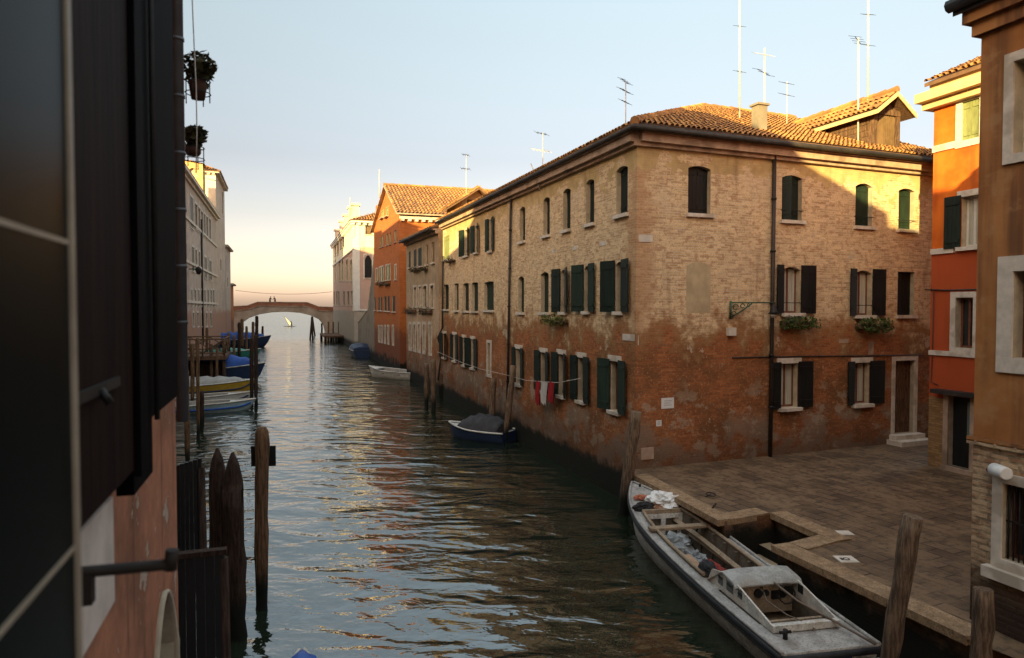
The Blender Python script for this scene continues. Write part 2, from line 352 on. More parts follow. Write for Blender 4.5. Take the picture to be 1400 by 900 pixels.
def mkwin(T, F, x0, x1, yt, yb, kind='closed', o0=None, o1=None, arch=0.0, sill=.10, lintel=False, mat='green', flow=None, jamb=None,
          curtain=False, depth=.185, bar=False, detail=2, sillm='stone', name='window', z=None):
    """a window from its picture box on this wall: returns its hole (u0,u1,z0,z1,rise)"""
    xm, ym = (x0+x1)/2, (yt+yb)/2
    ua = F.px(x0, ym)[0]; ub = F.px(x1, ym)[0]; u0, u1 = min(ua, ub), max(ua, ub)
    z1 = F.px(xm, yt)[1]; z0 = F.px(xm, yb)[1]
    if z: z0, z1 = z
    wd = u1-u0; rng = random.Random(int(x0*13+yt*7))
    if mat == 'green' and rng.random() < .3: mat = 'green2'
    ml = M[mat]
    # frame and dark glass set back in the wall
    mb = MB(); fr = .055
    for (a, b, c, d) in ((u0, u0+fr, z0, z1), (u1-fr, u1, z0, z1), (u0+fr, u1-fr, z1-fr, z1), (u0+fr, u1-fr, z0, z0+fr), ((u0+u1)/2-.03, (u0+u1)/2+.03, z0+fr, z1-fr)):
        mb.fbox(F, a+.001, b-.001, c+.001, d-.001, -.22, -.17)
    win = T.part(mb, name, M['wframe'] if kind == 'white' else M['frame'])
    g = MB(); g.face([F.p(u0, z0, -.2), F.p(u1, z0, -.2), F.p(u1, z1, -.2), F.p(u0, z1, -.2)]); T.part(g, 'pane', M['glass'], win)
    if curtain:
        c = MB(); n = 9; a, b = (u0+fr, (u0+u1)/2-.03) if rng.random() < .5 else ((u0+u1)/2+.03, u1-fr)
        if curtain == 2: a, b = u0+fr, u1-fr
        for k in range(n):
            p, q = a+(b-a)*k/n, a+(b-a)*(k+1)/n; dp = -.192+.012*(k % 2); dq = -.192+.012*((k+1) % 2)
            c.face([F.p(p, z0+fr, dp), F.p(q, z0+fr, dq), F.p(q, z1-fr, dq), F.p(p, z1-fr, dp)])
        T.part(c, 'curtain', M['curtain'], win)
    if kind == 'closed' and detail:
        s = MB(); board_panel(s, F, u0+.004, (u0+u1)/2-.004, z0+.01, z1-.006, -depth, n=3); T.part(s, 'shutter', ml, win)
        s = MB(); board_panel(s, F, (u0+u1)/2+.004, u1-.004, z0+.01, z1-.006, -depth, n=3); T.part(s, 'shutter', ml, win)
    if kind == 'ajar':
        for (h, e) in ((u0+.01, (u0+u1)/2), (u1-.01, (u0+u1)/2)):
            s = MB(); an = R(rng.choice((20, 55, 74))); board_panel(s, F, min(h, e), max(h, e), z0+.02, z1-.03, -depth, ang=an if abs(h-u0) < .1 else an, hinge=h, n=3); T.part(s, 'shutter', ml, win)
    if kind in ('open', 'white') and detail:
        for (xo, h, sg) in ((o0, ua, 1), (o1, ub, 1)):
            if xo is None: continue
            ue = F.px(xo, ym)[0]; s = MB(); a, b = min(h, ue), max(h, ue)
            board_panel(s, F, a, b, z0-.02, z1+.05, .03, ang=R(rng.choice((2, 4, 7, 11, 17))), hinge=h, n=4); T.part(s, 'shutter', ml, win)
    if sill:
        s = MB(); s.fbox(F, u0-.08, u1+.08, z0-.10, z0-.002, -.16, sill); T.part(s, 'sill', M[sillm], win)
    if lintel:
        s = MB(); s.fbox(F, u0-.12, u1+.12, z1+.002, z1+.16, -.16, .04); T.part(s, 'lintel', M['stone'], win)
    if jamb:
        s = MB(); j = jamb
        for (a, b, c, d) in ((u0-j, u0-.001, z0, z1), (u1+.001, u1+j, z0, z1), (u0-j, u1+j, z1+.001, z1+j), (u0-j, u1+j, z0-j, z0-.001)):
            s.fbox(F, a, b, c, d, -.16, .035)
        T.part(s, 'surround', M['stone'], win)
    if bar:
        s = MB(); zz = z0+(z1-z0)*.22; s.tube([F.p(u0-.05, zz, .01), F.p(u1+.05, zz, .01)], .012, 6); T.part(s, 'bar', M['iron'], win)
    return (u0, u1, z0, z1, arch)
def wall_mesh(F, u0, u1, zb, eave, holes, mb=None, depth=.25):
    """front sheet of a wall with recessed openings; eave = list of (u, z)"""
    mb = mb or MB()
    def ez(u):
        for (a, b) in zip(eave[:-1], eave[1:]):
            if a[0] <= u <= b[0] or b is eave[-1]: return a[1]+(b[1]-a[1])*(u-a[0])/(b[0]-a[0])
    holes = [h for h in holes if h]
    us = sorted({round(x, 4) for x in [u0, u1]+[h[0] for h in holes]+[h[1] for h in holes]+[e_[0] for e_ in eave if u0 < e_[0] < u1]})
    zs = sorted({round(x, 4) for x in [zb]+[h[2] for h in holes]+[h[3] for h in holes]})
    def inh(u, z): return any(h[0] < u < h[1] and h[2] < z < h[3] for h in holes)
    def q(a, b, c, d, e_, f):   # u a..b, z c..d at a, e..f at b
        mb.face([F.p(a, c), F.p(b, e_), F.p(b, f), F.p(a, d)], 0, [(a, c), (b, e_), (b, f), (a, d)])
    for a, b in zip(us[:-1], us[1:]):
        run = zs[0]
        for i in range(len(zs)):
            c = zs[i]; d = zs[i+1] if i+1 < len(zs) else None
            if d is None: q(a, b, c, ez(a), c, ez(b)); break
            if not inh((a+b)/2, (c+d)/2): q(a, b, c, d, c, d)
    for (a, b, c, d, r) in holes:
        D = -depth
        for pts in ([F.p(a, c), F.p(a, d), F.p(a, d, D), F.p(a, c, D)], [F.p(b, c), F.p(b, c, D), F.p(b, d, D), F.p(b, d)],
                    [F.p(a, d), F.p(b, d), F.p(b, d, D), F.p(a, d, D)], [F.p(a, c), F.p(a, c, D), F.p(b, c, D), F.p(b, c)]):
            mb.face(pts, 1)
        mb.face([F.p(a, c, D), F.p(b, c, D), F.p(b, d, D), F.p(a, d, D)], 1)
        if r:   # segmental arch: fill the two upper corners
            n = 8
            for k in range(n):
                x0_, x1_ = a+(b-a)*k/n, a+(b-a)*(k+1)/n
                y0_, y1_ = (d-r*(2*k/n-1)**2, d-r*(2*(k+1)/n-1)**2)
                P = [F.p(x0_, y0_), F.p(x1_, y1_), F.p(x1_, d), F.p(x0_, d)]
                mb.face(P, 0, [(x0_, y0_), (x1_, y1_), (x1_, d), (x0_, d)])
                mb.face([F.p(x0_, y0_), F.p(x1_, y1_), F.p(x1_, y1_, -.14), F.p(x0_, y0_, -.14)], 1)
    return mb
def roof_plane(tiles, deck, poly, ea, eb, w=.17, l=.34, pantile=True):
    """poly: 3-D corners in one plane, ea-eb along the eave; adds curved tiles row by row"""
    poly = [Vector(p) for p in poly]; ea = Vector(ea); e_ = (Vector(eb)-ea).normalized()
    nn = Vector((0, 0, 0))
    for k in range(len(poly)): nn += poly[k].cross(poly[(k+1) % len(poly)])
    nn.normalize()
    if nn.z < 0: nn = -nn
    g = nn.cross(e_).normalized()
    if g.z < 0: g = -g
    P2 = [((p-ea).dot(e_), (p-ea).dot(g)) for p in poly]
    deck.face(poly); deck.face([p-Vector((0, 0, .10)) for p in poly][::-1])
    for k in range(len(poly)):
        a, b = poly[k], poly[(k+1) % len(poly)]; deck.face([a, b, b-Vector((0, 0, .10)), a-Vector((0, 0, .10))])
    if not pantile: return
    def inside(x, y):
        c = False; j = len(P2)-1
        for i in range(len(P2)):
            if (P2[i][1] > y) != (P2[j][1] > y) and x < (P2[j][0]-P2[i][0])*(y-P2[i][1])/(P2[j][1]-P2[i][1])+P2[i][0]: c = not c
            j = i
        return c
    x0, x1 = min(p[0] for p in P2), max(p[0] for p in P2); y0, y1 = min(p[1] for p in P2), max(p[1] for p in P2)
    rng = random.Random(int(x1*100)); r = w*.36; seg = 4
    for i in range(int((x1-x0)/w)+1):
        for j in range(int((y1-y0)/l)+1):
            cx, cy = x0+(i+.5)*w, y0+(j+.5)*l
            if not inside(cx, cy): continue
            jx = rng.uniform(-.012, .012); jy = rng.uniform(-.02, .02); tw = rng.uniform(-.01, .01)
            for s_ in range(seg):
                A, B = math.pi*s_/seg, math.pi*(s_+1)/seg
                def pt(an, v, k): return ea+e_*(cx+jx+tw*(1 if v > 0 else -1)-math.cos(an)*r*k)+g*(cy+jy+v)+nn*(math.sin(an)*r*k+.012+(.035 if v < 0 else 0))
                uvp = (i+.5, j+.5)
                tiles.face([pt(A, -l*.56, 1.08), pt(B, -l*.56, 1.08), pt(B, l*.5, .86), pt(A, l*.5, .86)], 0, [(uvp[0]-.1, uvp[1]-.1), (uvp[0]+.1, uvp[1]-.1), (uvp[0]+.1, uvp[1]+.1), (uvp[0]-.1, uvp[1]+.1)])
def ridge(tiles, a, b, r=.11, l=.4):
    a, b = Vector(a), Vector(b); n = max(1, int((b-a).length/l)); rng = random.Random(3)
    for k in range(n):
        p = a+(b-a)*(k/n); q = a+(b-a)*((k+1.1)/n); s0 = len(tiles.f)
        j = Vector((0, 0, rng.uniform(0, .02)))
        tiles.tube([p+j, q+j+Vector((0, 0, -.015))], [r*1.12, r*.9], 8, 0, True, False)
        for m_ in range(s0, len(tiles.f)): tiles.uv[m_] = [(k+.5+100, .5)]*len(tiles.f[m_])
def cornice(F, ua, ub, za, zb, steps, m=0, mb=None):
    mb = mb or MB()
    for (dz0, dz1, out) in steps:
        b = [F.p(ua, za+dz0, -.02), F.p(ub, zb+dz0, -.02), F.p(ub, zb+dz0, out), F.p(ua, za+dz0, out)]
        t = [F.p(ua, za+dz1, -.02), F.p(ub, zb+dz1, -.02), F.p(ub, zb+dz1, out), F.p(ua, za+dz1, out)]
        mb.hexa(b, t, m)
    return mb
def block(mb, pts, z0, z1, m=0, top=True):
    """vertical prism on a plan polygon"""
    n = len(pts)
    for k in range(n):
        a, b = pts[k], pts[(k+1) % n]; mb.face([Vector((a[0], a[1], z0)), Vector((b[0], b[1], z0)), Vector((b[0], b[1], z1)), Vector((a[0], a[1], z1))], m)
    if top: mb.face([Vector((p[0], p[1], z1)) for p in pts], m)

# ------------------------------------------------------------------ water, bed, lagoon
def water_mat():
    t = NT('canal_water'); v = t.co.outputs["Object"]
    def dirn(sx_, sy_, rot):
        m = t.N("ShaderNodeMapping"); t.L(v, m.inputs[0]); m.inputs["Scale"].default_value = (sx_, sy_, 1); m.inputs["Rotation"].default_value = (0, 0, R(rot)); return m.outputs[0]
    a = t.noise(.42, 2, .5, dirn(1, 1.9, 28), .7); b = t.noise(1.25, 3, .5, dirn(1, 1.8, 8), .5); c = t.noise(3.6, 3, .55, dirn(1, 1.6, -12), .3)
    h = t.math('ADD', t.math('MULTIPLY', a, 1.5), t.math('MULTIPLY', b, .44)); h = t.math('ADD', h, t.math('MULTIPLY', c, .085))
    calm = t.noise(.11, 3, .5, v); h = t.math('MULTIPLY', h, t.math('ADD', .55, t.math('MULTIPLY', calm, .9)))
    nb = t.bump(h, 1.0, .13)
    col = t.mix(t.noise(.2, 3, .5, v), (.009, .014, .008), (.016, .024, .013))
    t.b.inputs["IOR"].default_value = 2.5
    far = t.ramp(t.sep(v)[1], 35, 150); return t.done(col, t.math('MULTIPLY_ADD', far, .20, .02), nb, .5)
mb = MB(); S_ = 4500
mb.face([(-S_, -200, 0), (S_, -200, 0), (S_, S_, 0), (-S_, S_, 0)]); tag(mb.build('water', water_mat()), kind='structure')
# ------------------------------------------------------------------ the campo (paved quay) with its stepped water inlet
QZ = 1.0
A_, B_, C_, D_, E_, F_ = [onz(x, y, QZ) for x, y in ((866, 651), (982, 714), (1052, 703), (1120, 733), (1054, 747), (1322, 874))]
campo_far = [ct(4.5, 8.75), ct(4.5, 20), ct(24, 22), ct(17.3, 9.3)]
FrontP = Vector((3.30, 18.15, 0)); PHI = R(68.5); Fd = Vector((math.sin(PHI), math.cos(PHI), 0)); Fo = Vector((math.cos(PHI), -math.sin(PHI), 0))
def paving():
    t = NT('campo_paving'); m = t.N("ShaderNodeMapping"); t.L(t.co.outputs["UV"], m.inputs[0]); m.inputs["Rotation"].default_value = (0, 0, R(84))
    c, f = brickwork(t, .60, .30, (.075, .045, .024), (.17, .108, .062), (.022, .015, .010), .018, m.outputs[0])
    n = t.noise(1.1, 5, .65); n2 = t.noise(9, 4, .6); c = t.mix(t.ramp(n, .38, .68), c, (.20, .13, .072)); c = t.mix(t.math('MULTIPLY', t.ramp(t.noise(5, 6, .8), .48, .62), .7), c, (.055, .038, .025))
    h = t.math('SUBTRACT', t.math('MULTIPLY', n2, .5), f); nb = t.bump(h, .6, .012); nb = t.bump(n, .3, .04, nb)
    return t.done(c, t.mix(n, (.55,)*3, (.85,)*3), nb, .35)
mb = MB()
P = [A_, B_, C_, D_, E_, F_]+campo_far
# split so that the concave outline is filled properly
for tri in ([A_, B_, C_, campo_far[2], campo_far[3]], [C_, D_, campo_far[1], campo_far[2]], [D_, E_, F_, campo_far[0], campo_far[1]]):
    mb.face([Vector((p.x, p.y, QZ)) for p in tri][::-1])
tag(mb.build('paving', paving()), kind='structure')
def kerb_mat():
    t = NT('istrian_kerb'); v = t.co.outputs["Object"]; n = t.noise(7, 5, .7, v); n2 = t.noise(1.6, 4, .6, v); f = t.noise(40, 3, .7, v)
    c = t.mix(t.ramp(n, .35, .65), (.22, .14, .075), (.37, .25, .145)); c = t.mix(t.math('MULTIPLY', t.ramp(f, .5, .62), .75), c, (.10, .07, .05)); c = t.mix(t.math('MULTIPLY', t.ramp(n2, .55, .7), .5), c, (.17, .12, .085))
    return t.done(c, .85, t.bump(f, .5, .008), .25)
M['kerb'] = kerb_mat()
mb = MB(); W_ = .40
def kerbline(a, b, inward, cut=0):
    d = (b-a); Ln = d.length; d.normalize(); n = max(1, int(Ln/1.15)); inward = inward.normalized()
    for k in range(n):
        p = a+d*(Ln*k/n+.006); q = a+d*(Ln*(k+1)/n-.006); z0, z1 = Vector((0, 0, -.09)), Vector((0, 0, .035+random.uniform(-.006, .006)))
        mb.hexa([p+z0, q+z0, q+inward*W_+z0, p+inward*W_+z0], [p+z1, q+z1, q+inward*W_+z1, p+inward*W_+z1])
kerbline(A_, B_, Cn); kerbline(E_, F_, Cn)
kerbline(B_+Cn*W_, C_, (C_-B_).cross(Vector((0, 0, -1)))); dC = (D_-C_).normalized()
kerbline(C_-dC*.0, D_+dC*.4, Cn); kerbline(D_, E_+Cn*W_, (D_-E_).cross(Vector((0, 0, 1))))
tag(mb.build('kerb', M['kerb'], None, Vector((4, 14, 1))), kind='structure')
mb = MB()
for a, b in ((A_+Vector((-.1, .25, 0)), A_), (A_, B_), (B_, C_), (C_, D_), (D_, E_), (E_, F_), (F_, ct(4.5, 8.75))):
    a0, b0 = Vector((a.x, a.y, -1.5)), Vector((b.x, b.y, -1.5)); a1, b1 = Vector((a.x, a.y, QZ-.004)), Vector((b.x, b.y, QZ-.004)); q = Cn*.15
    mb.face([a0+q, b0+q, b1+q, a1+q])
tag(mb.build('quay_wall', M['brick2']), kind='structure')
# water steps inside the inlet
mb = MB(); e1 = (C_-B_).normalized(); e2 = (D_-C_).normalized()
for k in range(4):
    o_ = C_+e2*.05-e1*(.02+.30*(k+1)); L2 = (D_-C_).length-.1; zt = .42-.2*k
    p0 = Vector((o_.x, o_.y, 0)); b_ = [p0, p0+e1*.30, p0+e1*.30+e2*L2, p0+e2*L2]
    mb.hexa([v+Vector((0, 0, -.6)) for v in b_], [v+Vector((0, 0, zt)) for v in b_])
tag(mb.build('water_steps', M['brick2']), kind='structure')

# ------------------------------------------------------------------ the corner house (brick, two wings)
FC = Fac((3.30, 18.15), Cc, -Cn)          # its canal wall, u grows away from us
FF = Fac((3.30, 18.15), Fd, Fo)           # its campo wall, u grows to the right
T = Thing('brick_house', (3.3, 18.15, 0), 'long three-storey weathered brick house with dark green shutters on the canal corner', 'house')
Hc = []
top = dict(kind='closed', arch=.09, mat='green')
for a in ((710.5, 718, 283, 330), (743, 751.6, 270, 321.5), (770, 780, 258, 314), (801, 812.4, 245.5, 305.7), (842.5, 858.2, 227.5, 293)): Hc.append(mkwin(T, FC, *a, **top))
Hc.append(mkwin(T, FC, 708.5, 716.5, 378, 427, arch=.1, mat='green2')); Hc.append(mkwin(T, FC, 739.5, 750, 372, 427, arch=.1, mat='green2'))
for (a, o0, o1, yt, yb) in (((767, 774), 757.5, 782.4, 369, 426.5), ((799.2, 806.2), 787.8, 815.3, 363.5, 425.5), ((842, 851.2), 829.5, 863.3, 358, 426)):
    Hc.append(mkwin(T, FC, a[0], a[1], yt, yb, kind='open', o0=o0, o1=o1, arch=.1, curtain=True, mat='green'))
low = dict(kind='open', lintel=True)
Hc.append(mkwin(T, FC, 705.5, 713, 477, 525, o0=701.5, o1=717, **low))
Hc.append(mkwin(T, FC, 739.5, 747.5, 482, 535, o0=732.6, o1=752.4, **low)); Hc.append(mkwin(T, FC, 764, 772, 484.5, 541, o0=756, o1=779.3, curtain=True, **low))
Hc.append(mkwin(T, FC, 790.5, 799.5, 489, 548, o0=782, o1=808.6, **low)); Hc.append(mkwin(T, FC, 835, 847, 494, 562, o0=822, o1=859, curtain=True, **low))
Hc.append(mkwin(T, FC, 606.5, 614.5, 323, 355, mat='olive', depth=.06))
Hc.append(mkwin(T, FC, 635.2, 640.2, 314.5, 349.5, kind='open', o0=632, o1=643, mat='green2')); Hc.append(mkwin(T, FC, 649.4, 654, 309, 345, kind='open', o0=646, o1=657, mat='green2'))
Hc.append(mkwin(T, FC, 669, 673.5, 300, 343, kind='open', o0=666, o1=677, mat='green2'))
for a in ((606, 613.5, 389, 423), (621.5, 627, 387.5, 424.4), (633, 641, 387, 425), (645, 653.6, 386, 425.3), (662, 675, 385, 424)): Hc.append(mkwin(T, FC, *a, arch=.05))
for a, o0, o1 in (((606, 610, 456.5, 488.6), 603.5, 613.7), ((619.5, 624, 458, 493), 617, 627), ((633, 637, 462, 499), 630.5, 640), ((644.3, 649, 464, 503), 641, 653.4)):
    Hc.append(mkwin(T, FC, *a, kind='open', o0=o0, o1=o1, lintel=True))
Hc.append(mkwin(T, FC, 667, 671, 469, 512, jamb=.13, sill=0, mat='brownsh', detail=1))
def fcz(x, y): return FC.px(x, y)
ev = [(0.0, 9.95), (fcz(701, 262)[0], 10.08), (fcz(606, 308)[0], 10.25)]
UE = ev[-1][0]
mb = wall_mesh(FC, 0, UE, -1.2, ev, Hc)
Hf = []
Hf.append(mkwin(T, FF, 940.8, 971.5, 227, 292.5, kind='closed', arch=.08, mat='black'))
Hf.append(mkwin(T, FF, 1069, 1096.5, 240, 301.5, kind='ajar', arch=.08, mat='green', bar=True))
Hf.append(mkwin(T, FF, 1169.5, 1192.5, 251, 309.5, kind='closed', arch=.10, mat='green', bar=True))
Hf.append(mkwin(T, FF, 1228.5, 1250, 258, 314, kind='closed', arch=.08, mat='green2', bar=True))
Hf.append(mkwin(T, FF, 1070, 1094, 365, 428, kind='open', o0=1059, o1=1111.7, arch=.10, curtain=2, mat='black', bar=True, sill=.16))
Hf.append(mkwin(T, FF, 1169.5, 1191.5, 370, 431, kind='open', o0=1159, o1=1207.7, arch=.10, curtain=2, mat='black', bar=True, sill=.16))
Hf.append(mkwin(T, FF, 1227, 1250, 372, 431, kind='closed', mat='black'))
Hf.append(mkwin(T, FF, 1066, 1090, 497, 557, kind='open', o0=1054, o1=1107.7, curtain=2, lintel=True, mat='black', sill=.16))
Hf.append(mkwin(T, FF, 1166.7, 1188, 496, 552, kind='open', o0=1156.5, o1=1206.7, curtain=2, lintel=True, mat='black', sill=.16))
# bricked-in window: shallow niche of old plaster
ua, zt = FF.px(938.5, 358); ub, zb_ = FF.px(971, 428)
mb2 = MB(); NN = 10
pts = [FF.p(ua, zb_, .004), FF.p(ub, zb_, .004)]+[FF.p(ub+(ua-ub)*k/NN, zt-.12*(2*k/NN-1)**2, .004) for k in range(NN+1)]
mb2.face(pts); mb2.face([p-FF.o*.02 for p in pts][::-1]); T.part(mb2, 'blind_window', M['niche'])
# door with stone surround
ud0, ud1 = FF.px(1222.5, 540)[0], FF.px(1249, 540)[0]; zd1 = FF.px(1236, 493)[1]; zd0 = QZ+.30
Hf.append((ud0, ud1, zd0, zd1, 0))
s = MB()
for (a, b, c, d) in ((ud0-.13, ud0-.001, zd0, zd1+.13), (ud1+.001, ud1+.13, zd0, zd1+.13), (ud0, ud1, zd1+.001, zd1+.13)): s.fbox(FF, a, b, c, d, -.18, .04)
T.part(s, 'door_surround', M['stone'])
s = MB(); board_panel(s, FF, ud0+.01, ud1-.01, zd0+.01, zd1-.01, -.16, n=4); door = T.part(s, 'door', M['wood'])
s = MB(); s.tube([FF.p(ud0+.12, zd0+1.0, -.10), FF.p(ud0+.24, zd0+1.0, -.10)], .018, 6); T.part(s, 'handle', M['iron'], door)
s = MB(); s.fbox(FF, ud0-.3, ud1+.3, QZ, QZ+.15, 0.002, .55); s.fbox(FF, ud0-.2, ud1+.2, QZ+.15, QZ+.295, 0.002, .28); T.part(s, 'doorstep', M['stone'])
UF = 12.4
EZ = 9.95
wall_mesh(FF, 0, UF, -1.2, [(0, EZ), (UF, EZ-.02)], Hf, mb)
# the other walls of the two wings
g = [FF.p(UF, 0), FF.p(UF, 0, -14.5), FF.p(7.6, 0, -14.5), FC.p(UE, 0, -14.5), FC.p(UE, 0)]
for a, b in zip(g[:-1], g[1:]):
    mb.face([a+Vector((0, 0, -1.2)), b+Vector((0, 0, -1.2)), b+Vector((0, 0, EZ)), a+Vector((0, 0, EZ))])
T.part(mb, 'wall', [M['brick'], M['reveal']])
# roof
e0 = .42; RZ = EZ+.10
Ec = Vector((3.30, 18.15, RZ))+FF.o*e0*1.0-Fd*e0*.8
Er = FF.p(UF+.1, RZ, e0); El = FC.p(UE, RZ+.29, e0)
Pk = FF.p(7.8, 0, -7.5); Pk = Vector((Pk.x, Pk.y, RZ+3.42)); Rr = Pk+Fd*(UF-7.8+.1); Rl = Pk+Cc*(UE-8.2)+Vector((0, 0, .2))
tl, dk = MB(), MB()
roof_plane(tl, dk, [Ec, Er, Rr, Pk], Ec, Er)
roof_plane(tl, dk, [Ec, Pk, Rl, El], Ec, El, l=.45)
roof_plane(tl, dk, [Pk, Rr, FF.p(UF+.1, RZ, -15), FF.p(7.8, RZ, -15)], FF.p(7.8, RZ, -15), FF.p(UF+.1, RZ, -15), pantile=False)
bk = FC.p(UE, RZ, -15.2); bk2 = FC.p(9, RZ, -15.2)
roof_plane(tl, dk, [Pk, Rl, bk, bk2], bk2, bk, pantile=False)
ridge(tl, Ec+Vector((0, 0, .06)), Pk+Vector((0, 0, .06))); ridge(tl, Pk+Vector((0, 0, .06)), Rr+Vector((0, 0, .06))); ridge(tl, Pk+Vector((0, 0, .06)), Rl+Vector((0, 0, .06)))
roof = T.part(dk, 'roof', M['deck']); T.part(tl, 'tiles', M['tile'], roof)
# cornice and gutter
steps = [(-.10, -.02, .34), (-.30, -.10, .26), (-.40, -.30, .13)]
mb = MB(); cornice(FC, -.1, UE, EZ+.03, EZ+.32, steps, 0, mb); cornice(FF, 0, UF, EZ+.03, EZ+.01, steps, 0, mb)
T.part(mb, 'cornice', M['cornice'])
mb = MB(); gr = .075
cg = Ec-Vector((0, 0, .09))
mb.tube([El-Vector((0, 0, .09))-Cn*.02, (El+Ec)/2-Vector((0, 0, .085))-Cn*.02, cg-Cn*.04+Fo*.04, (Ec+Er)/2-Vector((0, 0, .10))+Fo*.03, Er-Vector((0, 0, .09))+Fo*.03], gr, 8)
T.part(mb, 'gutter', M['gutter'])
def downpipe(F, xs, r=.05, out=.09, name='downpipe', m='pipe', T=T):
    pts = [F.p(*F.px(x, y), out) for x, y in xs]; mb = MB(); mb.tube(pts, r, 8); p = T.part(mb, name, M[m])
    for k in range(1, 6):
        if len(pts) != 2: break
        q = pts[0].lerp(pts[-1], k/6); b = MB(); b.tube([q-Vector((0, 0, .03)), q+Vector((0, 0, .03))], r*1.35, 8); T.part(b, 'clamp', M['iron'], p)
downpipe(FC, [(701.5, 262), (696, 572)]); downpipe(FF, [(1056, 201), (1050, 626)], .06)
downpipe(FC, [(607.5, 350), (607, 448), (600.5, 462), (606, 480), (601, 520)], .05)
# bits of stone and notices built into the walls
def slab(F, x0, x1, yt, yb, name, m, T=T, out=.03):
    xm, ym = (x0+x1)/2, (yt+yb)/2; a = F.px(x0, ym)[0]; b = F.px(x1, ym)[0]; z1 = F.px(xm, yt)[1]; z0 = F.px(xm, yb)[1]
    s = MB(); s.fbox(F, min(a, b), max(a, b), z0, z1, -.02, out); return T.part(s, name, M[m])
for a in ((866, 892, 321, 331), (860, 872, 459, 472), (820, 829, 330, 336), (851.5, 868, 457, 466), (783, 789.5, 336, 342), (755, 760, 341, 346)):
    slab(FC if a[1] < 872 else FF, a[0] if a[1] < 872 else 873, a[1], a[2], a[3], 'stone_block', 'stone', out=.012)
slab(FF, 876, 893, 612, 628, 'stone_block', 'cornice', out=.03)
slab(FF, 1147, 1160, 464, 469, 'stone_block', 'cornice', out=.012); slab(FF, 1187, 1194, 467, 485, 'stone_block', 'cornice', out=.012)
slab(FF, 993, 1003, 448, 459, 'junction_box', 'stone', out=.12)
# cable along the campo wall
mb = MB(); pts = [FF.p(*FF.px(x, y), .03) for x, y in ((1000, 489), (1050, 488), (1110, 487), (1180, 486.5), (1262, 485))]; mb.tube(pts, .018, 5); T.part(mb, 'cable', M['gutter'])
# chimney on the campo slope
rn = (Er-Ec).cross(Pk-Ec).normalized()
b0 = hitp(1038, 180, Ec, rn); cf = Fac(b0, Fd, Fo)
mb = MB(); mb.fbox(cf, -.17, .17, b0.z-.25, b0.z+.76, -.15, .15); mb.fbox(cf, -.22, .22, b0.z+.76, b0.z+.82, -.20, .20); T.part(mb, 'chimney', M['greywall'], roof)
# gabled dormer on the campo slope
ud_a, ud_b = FF.px(1193, 240)[0], FF.px(1227, 240)[0]; back = 4.6
f0 = -.55
def dp(x, y, o): return hitp(x, y, FF.p(0, 0, o), FF.o)
zb0 = dp(1210, 209, f0).z; zc = dp(1210, 158, f0).z
ua = (dp(1193, 200, f0)-FF.P).dot(Fd); ub = (dp(1227, 200, f0)-FF.P).dot(Fd)
zc += .12; zpk = zc+.40
DT = MB()
FD = Fac(FF.P, Fd, Fo)
mb = MB()
# side boards, front posts
mb.hexa([FF.p(ua, zb0-.1, f0-.1), FF.p(ua+.05, zb0-.1, f0-.1), FF.p(ua+.05, zb0+1.7, f0-back), FF.p(ua, zb0+1.7, f0-back)],
        [FF.p(ua, zc, f0-.1), FF.p(ua+.05, zc, f0-.1), FF.p(ua+.05, zc, f0-back), FF.p(ua, zc, f0-back)])
mb.hexa([FF.p(ub-.05, zb0-.1, f0-.1), FF.p(ub, zb0-.1, f0-.1), FF.p(ub, zb0+1.7, f0-back), FF.p(ub-.05, zb0+1.7, f0-back)],
        [FF.p(ub-.05, zc, f0-.1), FF.p(ub, zc, f0-.1), FF.p(ub, zc, f0-back), FF.p(ub-.05, zc, f0-back)])
for k in range(6):
    z_ = zb0+.15+k*.19; mb.fbox(FF, ua-.02, ua-.001, z_, z_+.15, f0-.12-max(0, (z_-zb0)*2.1+.9)*0-2.2, f0-.14)
for (a, b) in ((ua-.03, ua+.14), (ub-.14, ub+.03)): mb.fbox(FF, a, b, zb0-.12, zc+.02, f0-.08, f0+.06)
mb.fbox(FF, ua-.03, ub+.03, zc-.12, zc+.06, f0-.06, f0+.08)
um = (ua+ub)/2
mb.face([FF.p(ua, zc+.06, f0), FF.p(ub, zc+.06, f0), FF.p(um, zpk, f0)])
dorm = T.part(mb, 'dormer', M['wood'])
s = MB()
nsl = 10
for k in range(nsl):
    a = ua+.15+(ub-ua-.30)*k/nsl; s.fbox(FF, a, a+(ub-ua-.30)/nsl*.6, zb0-.1, zc-.12, f0-.03, f0+.02)
for k in range(9):
    z_ = zb0-.05+(zc-zb0-.1)*k/9; s.fbox(FF, ua+.14, ub-.14, z_, z_+.04, f0-.05, f0-.032)
T.part(s, 'louvre', M['brownsh'], dorm)
tl, dk = MB(), MB(); oh = .30; fr_ = .42; zz = zc+.02
for (us_, sg) in ((ua-oh, 1), (ub+oh, -1)):
    ze = zc-.10
    P4 = [FF.p(us_, ze, f0+fr_), FF.p(um, zpk+.12, f0+fr_), FF.p(um, zpk+.12, f0-back-.9), FF.p(us_, ze, f0-back)]
    roof_plane(tl, dk, P4, P4[0], P4[3], .19, .34)
ridge(tl, FF.p(um, zpk+.2, f0+fr_), FF.p(um, zpk+.2, f0-back-.9), .1)
s2 = T.part(tl, 'dormer_tiles', M['tile'], dorm); T.part(dk, 'dormer_roof', M['wood'], dorm)
